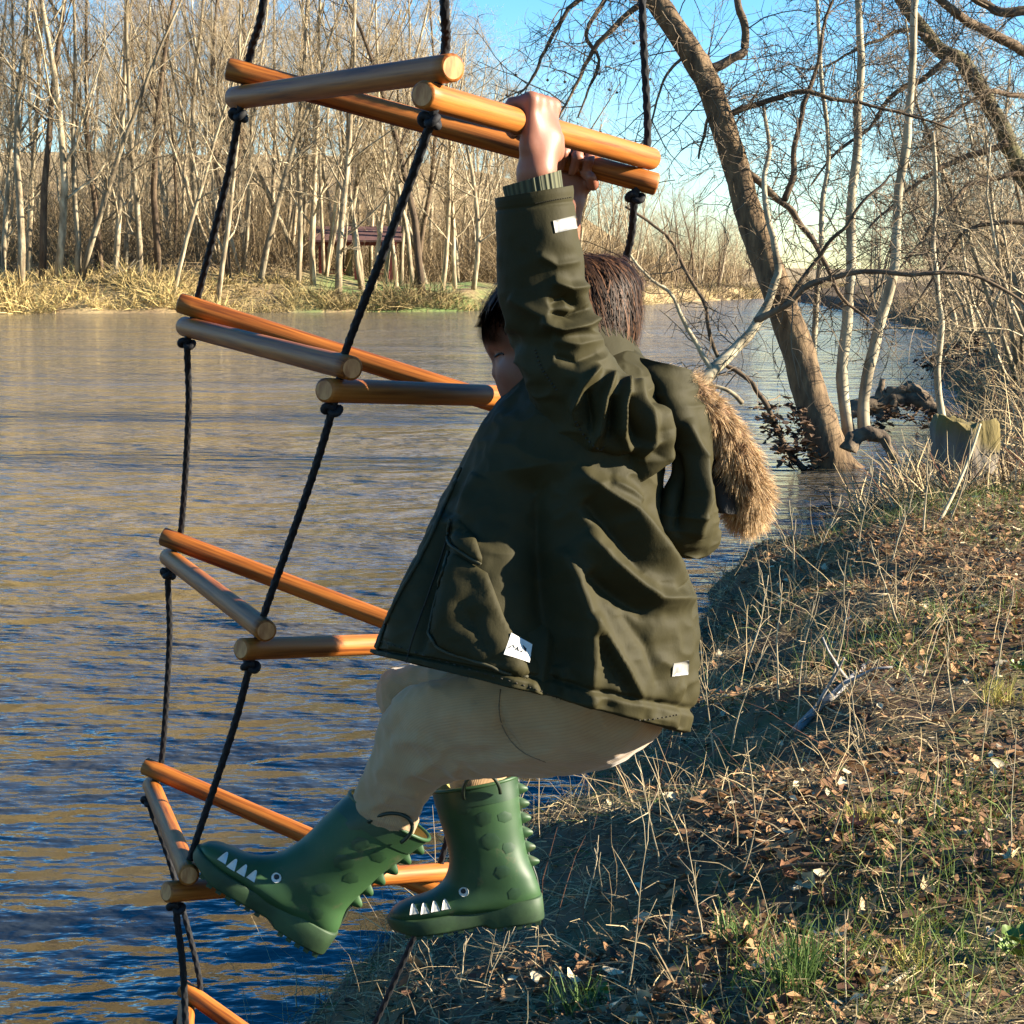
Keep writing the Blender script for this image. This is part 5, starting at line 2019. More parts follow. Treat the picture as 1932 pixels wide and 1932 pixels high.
S6 = limb([(1480, 575, -.55), (1560, 470, -.7), (1640, 390, -.8), (1680, 330, -.8)], 0.03, 0.012, M_BARKD, syc, 'limb')
tw = Twigs()
for P, n, L in ((S1, 16, 0.8), (S2, 34, 1.0), (S3, 12, 0.9), (S4, 22, 0.9), (S5, 5, 0.5), (S6, 10, 0.8)):
    sprout(tw, P, n, L, 0.008, rng, 1, 0.04, (0, 0, 0.05), kids=5)
mb = MB()
tw.into(mb, rng)
mb.build('crown', M_TWIGD, syc)

# pale saplings
for px_, r0, lb in (([(1604, 835), (1597, 780), (1590, 700), (1600, 600), (1605, 480), (1612, 360), (1615, 250), (1625, 130), (1620, 0), (1618, -60)], 0.085, 'pale straight sapling right of the leaning tree'),
                    ([(1632, 828), (1630, 780), (1640, 700), (1662, 600), (1690, 480), (1700, 340), (1715, 200), (1728, 0), (1735, -60)], 0.085, 'pale sapling bowed to the right, second beside the leaning tree'),
                    ([(1536, 760), (1536, 690), (1541, 563), (1552, 450), (1560, 359), (1555, 188), (1542, 0), (1540, -60)], 0.045, 'thin pole-like sapling close behind the leaning trunk'),
                    ([(1780, 800), (1768, 700), (1775, 600), (1762, 480), (1768, 380), (1760, 250)], 0.05, 'thin pale sapling at the brushy right bank')):
    pb = D(px_[0][0], px_[0][1], DT + 0.3)
    sp_ = empty('sapling', tuple(pb))
    tag(sp_, lb, 'tree', 'pale saplings by the leaning tree')
    P = limb([(a, b_, 0.3) for a, b_ in px_], r0, r0 * 0.45, M_SYC, sp_, 'trunk', n=44, kink=0.035)
    tw = Twigs()
    sprout(tw, P, 26, 0.95, 0.008, rng, 2, 0.02, (0, 0, 0.25), frm=0.2, kids=4)
    mb = MB()
    tw.into(mb, rng)
    mb.build('crown', M_TWIGD, sp_)

# big tree reaching in from the right edge
bigt = empty('overhanging_tree', tuple(D(2080, 800, 27)))
tag(bigt, 'dark mossy tree leaning in from the upper right edge with a dense tangle of branches', 'tree')
M_MOSSB = pmat('mossy_bark', [(0.3, (0.04, 0.03, 0.02)), (0.5, (0.10, 0.085, 0.045)), (0.7, (0.13, 0.125, 0.05))], scale=4, rough=0.95, bumps=0.7, bdist=0.03)
B1 = limb([(2080, 800), (2040, 620), (1985, 440), (1921, 308), (1870, 219), (1820, 137), (1770, 85), (1723, 34), (1680, -30)], 0.17, 0.09, M_MOSSB, bigt, 'trunk', n=40, sides=14, dep=27)
B2 = limb([(1990, 120, .5), (1932, 95, .3), (1870, 60, 0), (1800, 20, -.3), (1740, -30, -.4)], 0.09, 0.06, M_BARKD, bigt, 'limb', dep=26)
B3 = limb([(1960, 20, 0), (1900, 14, 0), (1850, -10, 0), (1800, -40, 0)], 0.08, 0.06, M_BARKD, bigt, 'limb', dep=25.5)
B4 = limb([(1900, 270), (1850, 290), (1780, 330), (1700, 370), (1640, 430)], 0.06, 0.015, M_BARKD, bigt, 'limb', dep=26.6)
B5 = limb([(1790, 110), (1740, 150), (1690, 170), (1630, 230), (1570, 300), (1530, 350)], 0.055, 0.012, M_BARKD, bigt, 'limb', dep=26.6)
B6 = limb([(1960, 330, .3), (1880, 340, 0), (1800, 380, -.3), (1720, 470, -.4), (1640, 560, -.5)], 0.05, 0.012, M_BARKD, bigt, 'limb', dep=26.6)
B7 = limb([(1940, 420), (1860, 420), (1800, 460), (1720, 590)], 0.045, 0.012, M_BARKD, bigt, 'limb', dep=26.3)
B8 = limb([(1750, 70), (1700, 60), (1640, 80), (1560, 120), (1500, 130)], 0.04, 0.01, M_BARKD, bigt, 'limb', dep=26.6)
B9 = limb([(1960, 180, .5), (1880, 175), (1820, 190, -.3), (1740, 260, -.5)], 0.05, 0.012, M_BARKD, bigt, 'limb', dep=26.5)
tw = Twigs()
for P, n, L in ((B1[12:], 60, 2.0), (B2, 30, 1.8), (B3, 24, 1.7), (B4, 26, 1.4), (B5, 30, 1.5), (B6, 28, 1.4), (B7, 22, 1.4), (B8, 26, 1.4), (B9, 24, 1.4)):
    sprout(tw, P, n, L, 0.009, rng, 2, 0.03, (-0.15, 0, 0.0), kids=4)
mb = MB()
tw.into(mb, rng)
mb.build('crown', M_TWIGD, bigt)

# thicket on the right bank, small bare trees receding along the water
RIGHT = []
rng = np.random.default_rng(31)
for i in range(50):
    y = 26 + 100 * rng.random() ** 1.2
    d = rng.uniform(0.3, 3.0 + y * 0.08)
    x = float(shore_x(y)) + d
    z = float(near_z(x, y))
    k = rng.integers(0, 5)
    s_ = rng.uniform(0.55, 1.0) * np.interp(y, [24, 60, 124], [0.75, 1.0, 1.25])
    o = put_tree('bank_tree', RB[k], (x, y, z), (s_ * 1.1, s_), rng.uniform(0, 6.28), -rng.uniform(0, 7), '%s %s bare tree in the tangle along the right bank, %s' % ('low' if s_ < 0.62 else 'taller', 'single-stemmed' if k < 2 else 'many-stemmed', 'nearest the mossy stump' if y < 42 else 'midway along the bank' if y < 75 else 'far down the bank'), 'small bare trees on the right bank')


def rbrush_spot(rng, n):
    y = 11.5 + 100 * rng.random(n) ** 2.0
    d = rng.random(n) ** 1.3 * (2.2 + y * 0.09)
    x = shore_x(y) + d + 0.25
    k = np.where(y < 17, x > 2.6 + 0.0 * y, True)
    x, y = x[k], y[k]
    hm = np.interp(y, [11, 16, 30, 110], [0.45, 0.5, 0.65, 1.6])
    hm = hm * (1 + 0.7 * sstep(0.7, 1.6, x - shore_x(y)) * sstep(13, 16, y) * sstep(40, 26, y))
    return np.stack([x, y, near_z(x, y) - 0.05], -1), hm


def dry_col(rng, b_):
    n = len(b_)
    t = rng.random((n, 1))
    c = np.array([0.07, 0.048, 0.03]) * (1 - t) + np.array([0.48, 0.365, 0.195]) * t
    return np.where(rng.random((n, 1)) < 0.15, np.array([0.10, 0.045, 0.025]), c)


rb = brush('bank_brush', 26000, rbrush_spot, (0.2, 1.25), (0.003, 0.009), dry_col, M_STEM, 41, droop=0.7, spread=0.75)
tag(rb, 'tangle of dry tan weeds and stems along the right bank', 'brush', kind='stuff')

# mossy stump
m, nt, b = nodes('mossy_stump_wood')
f = tex(nt, 6, 6, (1, 1, 0.3))
c1 = ramp(nt, f, [(0.3, (0.045, 0.036, 0.028)), (0.7, (0.15, 0.125, 0.095))])
tcn = nt.nodes.new('ShaderNodeTexCoord')
sxn = nt.nodes.new('ShaderNodeSeparateXYZ')
nt.links.new(tcn.outputs['Object'], sxn.inputs[0])
ad = mth('ADD', sxn.outputs[2], mth('MULTIPLY', tex(nt, 5, 3), 0.35))
ad = mth('ADD', ad, mth('MULTIPLY', sxn.outputs[0], 0.5))
mr = nt.nodes.new('ShaderNodeMapRange')
mr.inputs['From Min'].default_value = 0.58
mr.inputs['From Max'].default_value = 0.74
nt.links.new(ad, mr.inputs[0])
mx = nt.nodes.new('ShaderNodeMix')
mx.data_type = 'RGBA'
nt.links.new(mr.outputs[0], mx.inputs[0])
nt.links.new(c1, mx.inputs[6])
mx.inputs[7].default_value = (0.12, 0.09, 0.025, 1)
nt.links.new(mx.outputs[2], b.inputs['Base Color'])
b.inputs['Roughness'].default_value = 0.95
bump(nt, b, tex(nt, 25, 5, (1, 1, 0.25)), 0.8, 0.02)
M_STUMP = m
sb = GZ(1815, 950, 0.55)
stump = MB()
th = np.arange(40) / 40 * 6.283
rows = []
for zz, rr_ in ((-0.15, .34), (0.05, .26), (0.2, .225), (0.38, .22), (0.52, .215), (0.56, .20), (0.53, .10)):
    ring = np.stack([rr_ * 1.1 * np.cos(th), rr_ * np.sin(th), np.full(40, zz)], -1)
    ring[:, :2] *= (1 + 0.17 * fbm(np.stack([np.cos(th) * 2.6, np.sin(th) * 2.6, np.full(40, zz * 1.2)], -1), 171, 3))[:, None]
    ring[:, 2] += (0.09 if zz > 0.3 else 0.04) * vnoise(np.stack([np.cos(th) * 1.5, np.sin(th) * 1.5, np.full(40, zz)], -1), 173)
    rows.append(ring)
SG = crom(np.stack(rows).reshape(7, -1), 36).reshape(36, 40, 3)
SG = SG + nrm(SG * np.array([1, 1, 0.15]) + 1e-6) * (0.035 * fbm(SG * np.array([9, 9, 4]) + 3, 175, 3))[..., None]
SG[..., 2] += 0.10 * sstep(0.35, 0.5, SG[..., 2]) * fbm(SG * np.array([5, 5, 0]), 177, 3)
stump.grid(SG, wrap=True, cap1=True)
so = stump.build('tree_stump', M_STUMP)
so.location = tuple(sb)
tag(so, 'grey weathered tree stump with yellow-green moss on top at the right bank', 'stump')

# snag of drift roots in the shallows
M_DRIFT = pmat('dark_wet_driftwood', [(0.3, (0.035, 0.024, 0.016)), (0.6, (0.13, 0.095, 0.06)), (0.8, (0.24, 0.19, 0.12))], scale=6, rough=0.9, bumps=0.8, bdist=0.03)
DS = 27.0
for j, (lb, pts, r0, r1) in enumerate((
        ('upright broken snag poking from the driftwood heap behind the saplings', [(1668, 792), (1664, 760), (1662, 735), (1665, 715)], 0.10, 0.05),
        ('long dark drift log at the waterline behind the saplings', [(1600, 778), (1650, 762), (1700, 752), (1760, 770), (1800, 800)], 0.16, 0.09),
        ('hump-shaped tan drift root right of the saplings', [(1672, 780), (1692, 745), (1718, 735), (1745, 752), (1765, 790)], 0.15, 0.07),
        ('curved brown root arching from the leaning tree base', [(1600, 850), (1612, 826), (1640, 815), (1668, 830), (1690, 872)], 0.10, 0.07))):
    dd_ = DS if j < 3 else DT - 0.5
    P = crom(np.array([D(a, b_, dd_) for a, b_ in pts]), 30)
    T = nrm(np.gradient(P, axis=0))
    A = nrm(np.cross(T, np.array([0.1, 1, 0.2])))
    Bv = np.cross(T, A)
    th = np.arange(16) / 16 * 6.283
    G = P[:, None] + np.linspace(r0, r1, 30)[:, None, None] * (np.cos(th)[None, :, None] * A[:, None] + np.sin(th)[None, :, None] * Bv[:, None])
    G = G + (G - P[:, None]) * (0.45 * fbm(G * 7, 181 + j, 3))[..., None]
    mb = MB()
    mb.grid(G, wrap=True, cap0=True, cap1=True)
    o = mb.build('drift_log', M_DRIFT)
    place(o, P[0])
    tag(o, lb, 'driftwood', 'driftwood by the leaning tree')
# ================================================================ ground cover on the near bank
def ground_at(x, y):
    """where the ray through picture point (x, y) meets the near bank"""
    v = FW + (x - 966) / FPX * RT - (y - 966) / FPX * UP
    t = np.arange(2.0, 45, 0.015)
    P = CAM + v * t[:, None]
    hit = P[:, 2] < np.maximum(near_z(P[:, 0], P[:, 1]), 0.0)
    return P[np.argmax(hit)] if hit.any() else GZ(x, y)


def bank_pts(rng, n, ymax=15.0, dmin=0.05, dmax=7.0, pw=1.6):
    y = 2.6 + (ymax - 2.6) * rng.random(n) ** pw
    w = np.clip(0.33 * y + 0.35 - shore_x(y), 0.5, dmax)      # only as far to the right as can be seen from here or a step aside
    d = dmin + (w - dmin) * rng.random(n)
    x = shore_x(y) + d
    return np.stack([x, y, near_z(x, y)], -1), d


M_LEAFLIT = vmat('dead_leaves', rough=0.8, spec=0.2, transl=0.15)
M_BLADE = vmat('grass_blades', rough=0.7, spec=0.25, transl=0.25)

# leaf litter
rng = np.random.default_rng(51)


def leaf_cloud(P, size, rng, cols):
    n = len(P)
    # each leaf: 3 x 3 grid, curled
    u = np.linspace(-1, 1, 3)
    U, V_ = np.meshgrid(u, u, indexing='ij')
    wfac = np.array([0.25, 1.0, 0.3])[:, None]
    lx = U[None] * 1.0
    ly = (V_ * wfac)[None] * 0.62
    curl = rng.uniform(-0.3, 0.9, (n, 1, 1))
    lz = curl * (ly ** 2) * 1.6 + rng.uniform(-0.3, 0.6, (n, 1, 1)) * lx ** 2 * 0.5 + rng.normal(size=(n, 3, 3)) * 0.09
    L = np.stack([np.broadcast_to(lx, (n, 3, 3)), np.broadcast_to(ly, (n, 3, 3)), lz], -1) * size[:, None, None, None]
    a = rng.uniform(0, 6.28, n)
    tx, ty = rng.normal(size=n) * 0.45, rng.normal(size=n) * 0.45
    e1 = nrm(np.stack([np.cos(a), np.sin(a), tx], -1))
    e2 = np.stack([-np.sin(a), np.cos(a), ty], -1)
    e2 = nrm(e2 - (e2 * e1).sum(1, keepdims=True) * e1)
    e3 = np.cross(e1, e2)
    G = P[:, None, None] + L[..., :1] * e1[:, None, None] + L[..., 1:2] * e2[:, None, None] + L[..., 2:] * e3[:, None, None]
    Vv = G.reshape(-1, 3)
    q = np.array([[i * 3 + j, i * 3 + j + 1, (i + 1) * 3 + j + 1, (i + 1) * 3 + j] for i in range(2) for j in range(2)])
    F_ = (np.arange(n) * 9)[:, None, None] + q[None]
    mb = MB()
    mb.add(Vv, [F_.reshape(-1, 4)])
    return mb, np.repeat(cols, 9, 0)


P, d = bank_pts(rng, 26000, 14, 0.1, 7.5, 1.5)
den = fbm(P * np.array([0.9, 0.9, 0]), 191, 3) + 0.35 * sstep(0.5, 2.0, d)
P = P[den > rng.normal(size=len(P)) * 0.3 - 0.25]
P[:, 2] += rng.uniform(0.0, 0.025, len(P))
n = len(P)
t = rng.random((n, 1))
cols = np.array([0.06, 0.028, 0.016]) * (1 - t) + np.array([0.36, 0.20, 0.09]) * t
pale = rng.random((n, 1)) < 0.06
cols = np.where(pale, np.array([0.55, 0.45, 0.28]), cols)
mb, cl = leaf_cloud(P, 0.007 + 0.022 * rng.random(n) ** 2, rng, cols)
me = mb.mesh('leaf_litter')
setcol(me, cl)
ll = link('leaf_litter', me, None, M_LEAFLIT)
tag(ll, 'brown leaf litter scattered over the near bank', 'leaf litter', kind='stuff')

# dark leaves and flood trash caught on the drooping stems by the leaning tree
rs_ = np.random.default_rng(57)
pts_ = []
for path, dz, n_ in (([(1440, 770), (1465, 815), (1480, 850), (1520, 885)], -0.4, 150), ([(1505, 775), (1515, 820), (1530, 880)], -0.3, 110), ([(1740, 690), (1790, 672), (1850, 650)], 8.0, 120), ([(1640, 800), (1700, 780), (1770, 800)], 4.5, 140)):
    C_ = crom(np.array([list(D(a, b_, DT + dz)) for a, b_ in path]), 40)
    pts_.append(C_[rs_.integers(0, 40, n_)] + rs_.normal(size=(n_, 3)) * np.array([0.07, 0.10, 0.09]))
P = np.vstack(pts_)
n = len(P)
cols = np.array([0.035, 0.022, 0.015]) + rs_.random((n, 1)) ** 2 * np.array([0.13, 0.08, 0.045])
mb, cl = leaf_cloud(P, rs_.uniform(0.03, 0.075, n), rs_, cols)
me = mb.mesh('snagged_leaves')
setcol(me, cl)
sl_ = link('snagged_leaves', me, None, M_LEAFLIT)
tag(sl_, 'dark dead leaves caught on stems at the waterline by the leaning tree', 'dead leaves', kind='stuff')

# dead grass and straw, mostly lying
def straw_spot(rng, n):
    P, d = bank_pts(rng, n, 15, -0.05, 7.5, 1.5)
    return P, np.ones(len(P))


def straw_col(rng, b_):
    n = len(b_)
    t = rng.random((n, 1)) ** 1.4
    c = np.array([0.05, 0.034, 0.022]) * (1 - t) + np.array([0.55, 0.42, 0.22]) * t
    gr = (fbm(b_ * np.array([0.8, 0.8, 0]), 197, 2) + rng.normal(size=n) * 0.35 > 0.55)[:, None]
    return np.where(gr, np.array([0.085, 0.115, 0.03]) * (0.6 + 0.8 * t), c)


o = brush('dead_grass', 95000, straw_spot, (0.03, 0.14), (0.0010, 0.0026), straw_col, M_BLADE, 61, pts=3, droop=0.8, spread=3.2)
tag(o, 'matted dead grass and straw over the near bank', 'dead grass', kind='stuff')


def grass_spot(rng, n):
    P, d = bank_pts(rng, n, 13, 0.3, 7.0, 1.4)
    f = fbm(P * np.array([0.75, 0.75, 0]), 201, 2)
    k = f + rng.normal(size=n) * 0.18 > 0.42
    return P[k], np.ones(k.sum())


o = brush('short_grass', 22000, grass_spot, (0.04, 0.15), (0.0009, 0.0020), lambda r_, b_: np.array([0.075, 0.125, 0.028]) * (0.55 + 0.9 * r_.random((len(b_), 1))) + np.array([0.06, 0.04, 0.0]) * r_.random((len(b_), 1)), M_BLADE, 63, pts=3, droop=0.5, spread=0.45)
tag(o, 'patchy short green grass on the near bank', 'grass', kind='stuff')


# dense fringe of thin dead stems on the slope down to the water
def fringe_spot(rng, n):
    y = 4.0 + 9 * rng.random(n)
    d = rng.random(n) ** 1.5 * 1.9 - 0.15
    x = shore_x(y) + d
    return np.stack([x, y, np.maximum(near_z(x, y), -0.05)], -1), 0.6 + 0.6 * rng.random(n)


o = brush('bank_stems', 4200, fringe_spot, (0.06, 0.42), (0.0008, 0.002), dry_col, M_STEM, 67, pts=5, droop=0.75, spread=0.7)
tag(o, 'thin tangled dead stems on the slope above the water', 'dead stems', kind='stuff')

# single dry stalks
M_STALK = pmat('pale_dry_stalk', [(0.3, (0.20, 0.15, 0.085)), (0.7, (0.42, 0.34, 0.21))], scale=12, rough=0.85, bumps=0.2, bdist=0.002, rnd=0.35)
STALK = [(1250, 1640, 230, -14), (1345, 1450, 310, 3), (1375, 1440, 250, 9), (905, 1880, 200, 4), (918, 1890, 190, 2), (835, 1890, 150, -20), (860, 1860, 110, 12), (1010, 1830, 190, -3),
         (1100, 1720, 160, 6), (1145, 1700, 130, -18), (1180, 1900, 420, 2), (1295, 1600, 230, -12), (1470, 1320, 240, 3), (1505, 1360, 260, -2), (1560, 1300, 190, 12), (1600, 1180, 150, -10),
         (1655, 1540, 210, -22), (1690, 1700, 240, 5), (1600, 1900, 200, -8), (1760, 1560, 200, 3), (1800, 1350, 170, -12), (1850, 1450, 210, 2), (1880, 1290, 200, 3), (1735, 1290, 150, 16),
         (1430, 1560, 190, -8), (1395, 1660, 220, 14), (1330, 1780, 260, -10), (1255, 1830, 210, 7), (1480, 1800, 230, -16), (1560, 1600, 180, 10), (1620, 1420, 170, -4), (1905, 1620, 260, 4),
         (560, 1900, 90, -6), (700, 1890, 130, 8), (640, 1915, 110, -18), (1540, 1060, 130, 6), (1500, 1090, 160, -8), (1620, 1040, 170, 4), (1680, 1060, 150, 18), (1740, 1010, 180, 10),
         (1790, 985, 190, 12), (1450, 1180, 170, -4), (1405, 1260, 190, 6), (1700, 1190, 190, -14)]
rng = np.random.default_rng(71)


def stalk_label(x, y, h, ln):
    a = 'tall' if h > 215 else 'short' if h < 140 else 'mid-height'
    c = 'leaning left' if ln < -5 else 'leaning right' if ln > 5 else 'upright'
    w = ('at the bottom left water edge' if x < 720 else 'below the hanging boot' if x < 1030 else 'right below the boots' if x < 1260 and y > 1550 else 'beside the trousers and coat hem' if x < 1420 and y < 1700 else
         'at the bank edge behind the hood' if y < 1110 else 'near the stump at upper right' if y < 1200 else 'on the upper bank' if y < 1400 else 'on the middle bank' if y < 1660 else 'on the lower bank')
    return '%s thin dry weed stalk, %s, %s' % (a, c, w)


for i, (x_, y_, h_, ln_) in enumerate(STALK):
    p = ground_at(x_, y_)
    dep = (p - CAM) @ FW
    H = h_ * dep / FPX
    d = nrm(np.array([math.sin(R(ln_)), rng.normal() * 0.12, math.cos(R(ln_))]))
    q = [p - np.array([0, 0, 0.02])]
    nseg = 9
    for k in range(nseg):
        d = nrm(d + rng.normal(size=3) * 0.07)
        q.append(q[-1] + d * H / nseg)
    q = np.array(q)
    r0 = max(0.0016, 0.0011 * dep * 0.55) * rng.uniform(0.7, 1.2)
    st_ = empty('dry_stalk', tuple(p))
    tag(st_, stalk_label(x_, y_, h_, ln_), 'stalk', 'dry weed stalks on the near bank')
    mb = MB()
    mb.tube(q, np.linspace(r0, r0 * 0.35, nseg + 1), 5)
    mb.build('stem', M_STALK, st_)
    mb = MB()
    for _ in range(rng.integers(2, 6)):
        j = rng.integers(3, nseg)
        dd_ = nrm(nrm(q[j + 1] - q[j]) + rng.normal(size=3) * 0.55)
        a = [q[j]]
        for k in range(4):
            dd_ = nrm(dd_ + rng.normal(size=3) * 0.15 + np.array([0, 0, 0.05]))
            a.append(a[-1] + dd_ * H * rng.uniform(0.04, 0.08))
        mb.tube(a, np.linspace(r0 * 0.5, r0 * 0.2, 5), 4)
    sb_ = mb.build('side_shoots', M_STALK, st_)
    sb_['kind'] = 'stuff'

# large single leaves
M_DEAD = pmat('curled_dead_leaf', [(0.3, (0.075, 0.03, 0.015)), (0.7, (0.22, 0.11, 0.055))], scale=40, rough=0.7, bumps=0.3, bdist=0.003, rnd=0.4)
M_DEADP = pmat('pale_dead_leaf', [(0.3, (0.32, 0.22, 0.11)), (0.7, (0.48, 0.38, 0.22))], scale=40, rough=0.7, bumps=0.3, bdist=0.003, rnd=0.2)
M_GREENL = pmat('bright_green_leaf', [(0.3, (0.06, 0.11, 0.015)), (0.7, (0.12, 0.17, 0.022))], scale=40, rough=0.5, bumps=0.3, bdist=0.002, rnd=0.3)


def lobed_leaf(size, curl, rng, lobes=True):
    k = 15
    a = np.linspace(-math.pi * 0.92, math.pi * 0.92, k)
    rad = (0.62 + 0.38 * np.cos(2.5 * a) ** 2 if lobes else 0.55 + 0.35 * np.cos(a / 2)) * (0.85 + 0.3 * rng.random(k))
    rows = []
    for s_ in (0.08, 0.4, 0.7, 1.0):
        x, y = np.cos(a) * rad * s_, np.sin(a) * rad * s_ * 0.85
        z = curl * (y ** 2 * 1.3 + 0.5 * x ** 2) + 0.12 * s_ * np.sin(a * 4 + 1) + rng.normal(size=k) * 0.03
        rows.append(np.stack([x, y, z], -1))
    mb = MB()
    mb.grid(np.stack(rows) * size)
    mb.tube(np.array([[-0.05, 0, 0], [-0.45, 0.05, 0.1], [-0.9, 0.0, 0.02]]) * size, 0.018 * size, 4)
    return mb


LEAVES = [(1875, 1610, .07, 0, 'large dark brown curled leaf at the right edge of the bank'), (1850, 1640, .06, 0, 'curled brown leaf touching the large dark leaf at right'), (1905, 1630, .055, 1, 'pale curled leaf right of the large dark leaf'),
          (1610, 1570, .05, 0, 'brown leaf leaning beside a pale straw tuft on the bank'), (1690, 1570, .05, 1, 'pale tan leaf in front of the straw tuft on the bank'), (1480, 1660, .06, 0, 'brown upright leaf on the bank right of the boots'),
          (1525, 1680, .05, 1, 'cream leaf just right of the brown upright leaf'), (1635, 1735, .055, 1, 'cream crumpled leaf above the bright grass tuft'), (1560, 1720, .055, 0, 'flat grey-brown leaf left of the cream crumpled leaf'),
          (1805, 1190, .06, 0, 'russet leaf standing upright at the upper right of the bank'), (1320, 1900, .06, 0, 'brown leaf at the bottom edge below the boots'), (1480, 1840, .05, 1, 'pale leaf near the bottom left of the grass tuft'),
          (1745, 1690, .04, 1, 'pale leaf lying below the large dark leaf'), (1850, 1860, .05, 1, 'cream curled leaf at the lower right corner'), (1420, 1790, .05, 0, 'tan folded leaf on the mid bank'), (1220, 1905, .045, 1, 'straw-pale leaf at the bottom middle')]
for i, (x_, y_, s_, k, lb) in enumerate(LEAVES):
    p = ground_at(x_, y_)
    mb = lobed_leaf(s_ * 0.62, rng.uniform(0.5, 1.3), rng)
    o = mb.build('dead_leaf', M_DEADP if k else M_DEAD)
    o.location = tuple(p + np.array([0, 0, 0.018]))
    o.rotation_euler = (rng.uniform(-0.9, 0.9), rng.uniform(-0.7, 0.7), rng.uniform(0, 6.28))
    tag(o, lb, 'leaf', 'large dead leaves on the near bank')
for i, (x_, y_, lb) in enumerate([(1915, 1822, 'broad-leaved green weed at the right edge near the bottom'), (1922, 1275, 'small bright green weed at the right edge, mid height'), (1815, 1790, 'tiny yellow-green seedling on the lower right bank'), (1130, 1905, 'low green weed at the bottom centre')]):
    p = ground_at(x_, y_)
    w_ = empty('green_weed', tuple(p))
    tag(w_, lb, 'weed', 'green weeds on the near bank')
    for k in range((9, 5, 3, 6)[i]):
        mb = lobed_leaf((0.026, 0.02, 0.014, 0.018)[i], 0.5, rng, lobes=False)
        o = mb.build('leaf', M_GREENL)
        o.parent = w_
        a = k * 2.4
        o.location = (0.022 * math.cos(a) * (i != 2), 0.022 * math.sin(a) * (i != 2), 0.02 + 0.006 * k)
        o.rotation_euler = (rng.uniform(-0.5, 0.5), -rng.uniform(0.1, 0.7), a)

# tufts of long fresh grass
for i, (x_, y_, nb, hh_, lb) in enumerate([(1515, 1850, 90, 0.15, 'tall bright green grass tuft at lower right of the bank'), (1490, 1880, 80, 0.12, 'smaller green tuft in front of the tall bright grass tuft'), (1400, 1780, 60, 0.11, 'thin grass tuft left of the tall bright tuft'),
                                     (1720, 1830, 60, 0.09, 'yellow-green low grass tuft right of the tall bright tuft'), (1640, 1560, 60, 0.08, 'pale straw-yellow tuft on the middle bank'), (1090, 1925, 70, 0.12, 'green grass tuft at the bottom edge, centre'), (1880, 1330, 80, 0.13, 'yellowish tall grass tuft at the right edge')]):
    p = ground_at(x_, y_)
    n = nb
    base = p + np.stack([rng.normal(size=n) * 0.03, rng.normal(size=n) * 0.03, np.zeros(n)], -1)
    d = nrm(np.stack([rng.normal(size=n) * 0.25, rng.normal(size=n) * 0.25, np.ones(n)], -1))
    L = hh_ * rng.uniform(0.5, 1.1, n)
    Pp = np.zeros((n, 6, 3))
    Pp[:, 0] = base - np.array([0, 0, 0.01])
    for k in range(1, 6):
        d = nrm(d + rng.normal(size=(n, 3)) * 0.10 + np.array([0, 0, -0.07]))
        Pp[:, k] = Pp[:, k - 1] + d * (L / 5)[:, None]
    Wd = nrm(np.cross(d, rng.normal(size=(n, 3))))
    mb = MB()
    mb.ribbons(Pp, Wd[:, None] * (0.0016 * np.array([0.8, 1, 1, 0.85, 0.6, 0.15]))[None, :, None])
    me = mb.mesh('grass_tuft')
    yl = i in (3, 4, 6)
    c = (np.array([0.30, 0.26, 0.07]) if yl else np.array([0.075, 0.125, 0.03])) * (0.6 + 0.8 * rng.random((n, 1)))
    setcol(me, np.repeat(c, 12, 0))
    o = link('grass_tuft', me, None, M_BLADE)
    o['kind'] = 'stuff'
    place(o, p)
    tag(o, lb, 'grass tuft', 'grass tufts on the near bank')

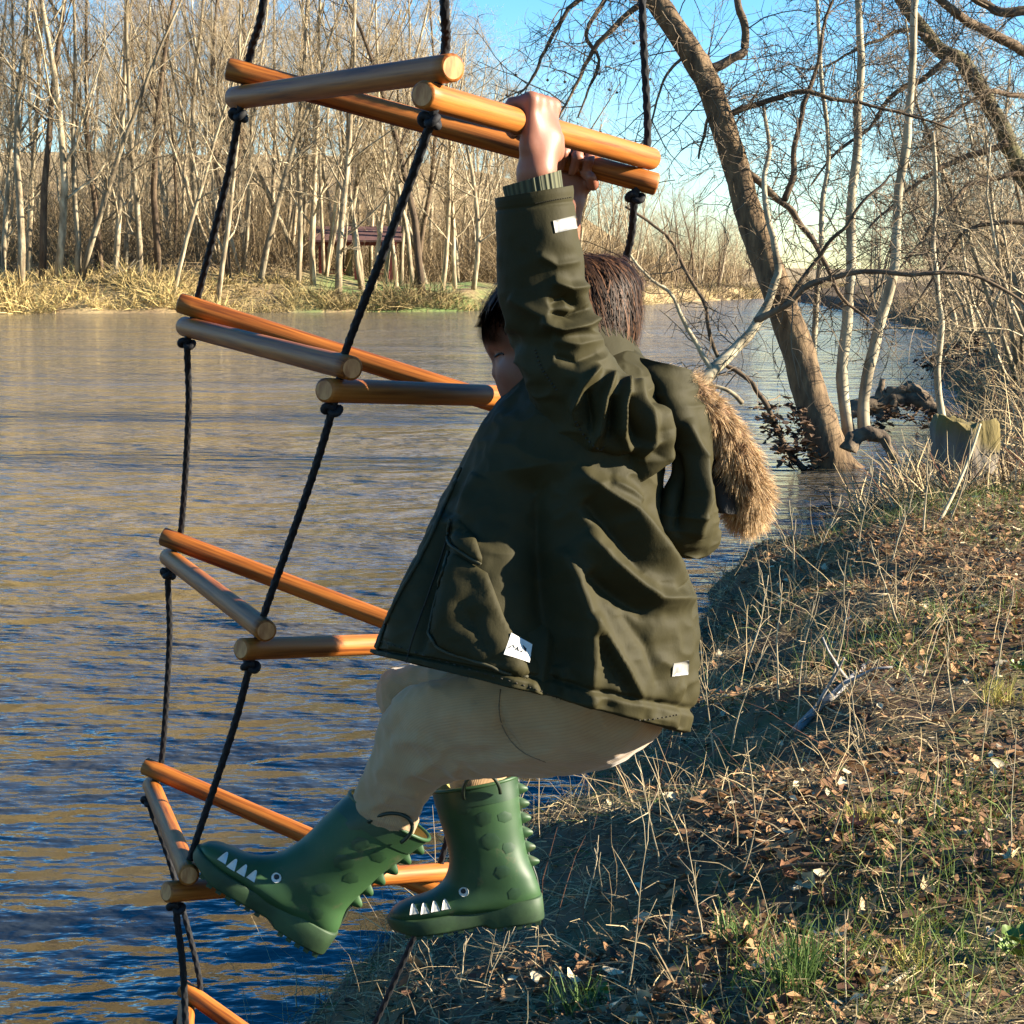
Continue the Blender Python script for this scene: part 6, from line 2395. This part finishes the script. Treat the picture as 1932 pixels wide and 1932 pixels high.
# fallen branches on the bank
M_GREYB = pmat('weathered_grey_branch', [(0.3, (0.12, 0.11, 0.10)), (0.7, (0.30, 0.28, 0.26))], scale=20, rough=0.9, bumps=0.5, bdist=0.004)
for lb, pts, r0, r1, mt, sub in (
        ('thick weathered grey branch lying on the middle bank', [(1502, 1388), (1540, 1350), (1580, 1315), (1630, 1268)], 0.017, 0.012, M_GREYB, True),
        ('thin pale forked stick across the middle bank', [(1535, 1275), (1545, 1318), (1570, 1345), (1640, 1365)], 0.006, 0.003, M_STALK, True),
        ('dark arched twig low over the leaves on the lower bank', [(1345, 1690), (1430, 1672), (1520, 1655), (1620, 1640)], 0.006, 0.004, M_BARKD, False),
        ('pale stick lying near the bottom of the bank', [(1640, 1890), (1700, 1850), (1760, 1805)], 0.006, 0.004, M_STALK, False),
        ('bent pale stick leaning at the stump', [(1772, 985), (1800, 930), (1830, 860), (1850, 800)], 0.011, 0.007, M_STALK, False)):
    P = np.array([ground_at(a, b_) for a, b_ in pts])
    if 'leaning' in lb:
        P = np.array([D(a, b_, (P[0] - CAM) @ FW + 0.1 * k) for k, (a, b_) in enumerate(pts)])
    else:
        P[:, 2] += r0 * 1.2 + (0.03 * np.sin(np.linspace(0, math.pi, len(P))) if 'arched' in lb else 0)
    fbE = empty('fallen_branch', tuple(P[0]))
    tag(fbE, lb, 'branch', 'fallen branches on the near bank')
    Pc = crom(P, 20)
    mb = MB()
    mb.tube(Pc, np.linspace(r0, r1, 20), 7)
    mb.build('stem', mt, fbE)
    if sub:
        for k in (6, 11, 15):
            d = nrm(np.array([rng.normal(), rng.normal() * 0.3, 0.7]))
            a = [Pc[k]]
            for j in range(4):
                d = nrm(d + rng.normal(size=3) * 0.2)
                a.append(a[-1] + d * 0.06)
            mb = MB()
            mb.tube(a, np.linspace(r0 * 0.45, r0 * 0.2, 5), 5)
            mb.build('twig', mt, fbE)

# low bare shrubs added unseen, right of the picture, to dapple the bank
for i, (x, y, s_, k) in enumerate(((10.0, 6.6, 0.26, 2), (11.5, 9.6, 0.28, 3), (9.0, 8.2, 0.22, 4))):
    put_tree('dapple_shrub', RB[k], (x, y, float(near_z(x, y))), (s_, s_), i * 2.0, 0, ('added bare shrub dappling the bank from right of the frame, nearest', 'tallest added bare shrub dappling the bank from right of the frame', 'smallest added bare shrub dappling the bank from right of the frame')[i], 'unseen bare shrubs added to dapple the bank', 'shrub')
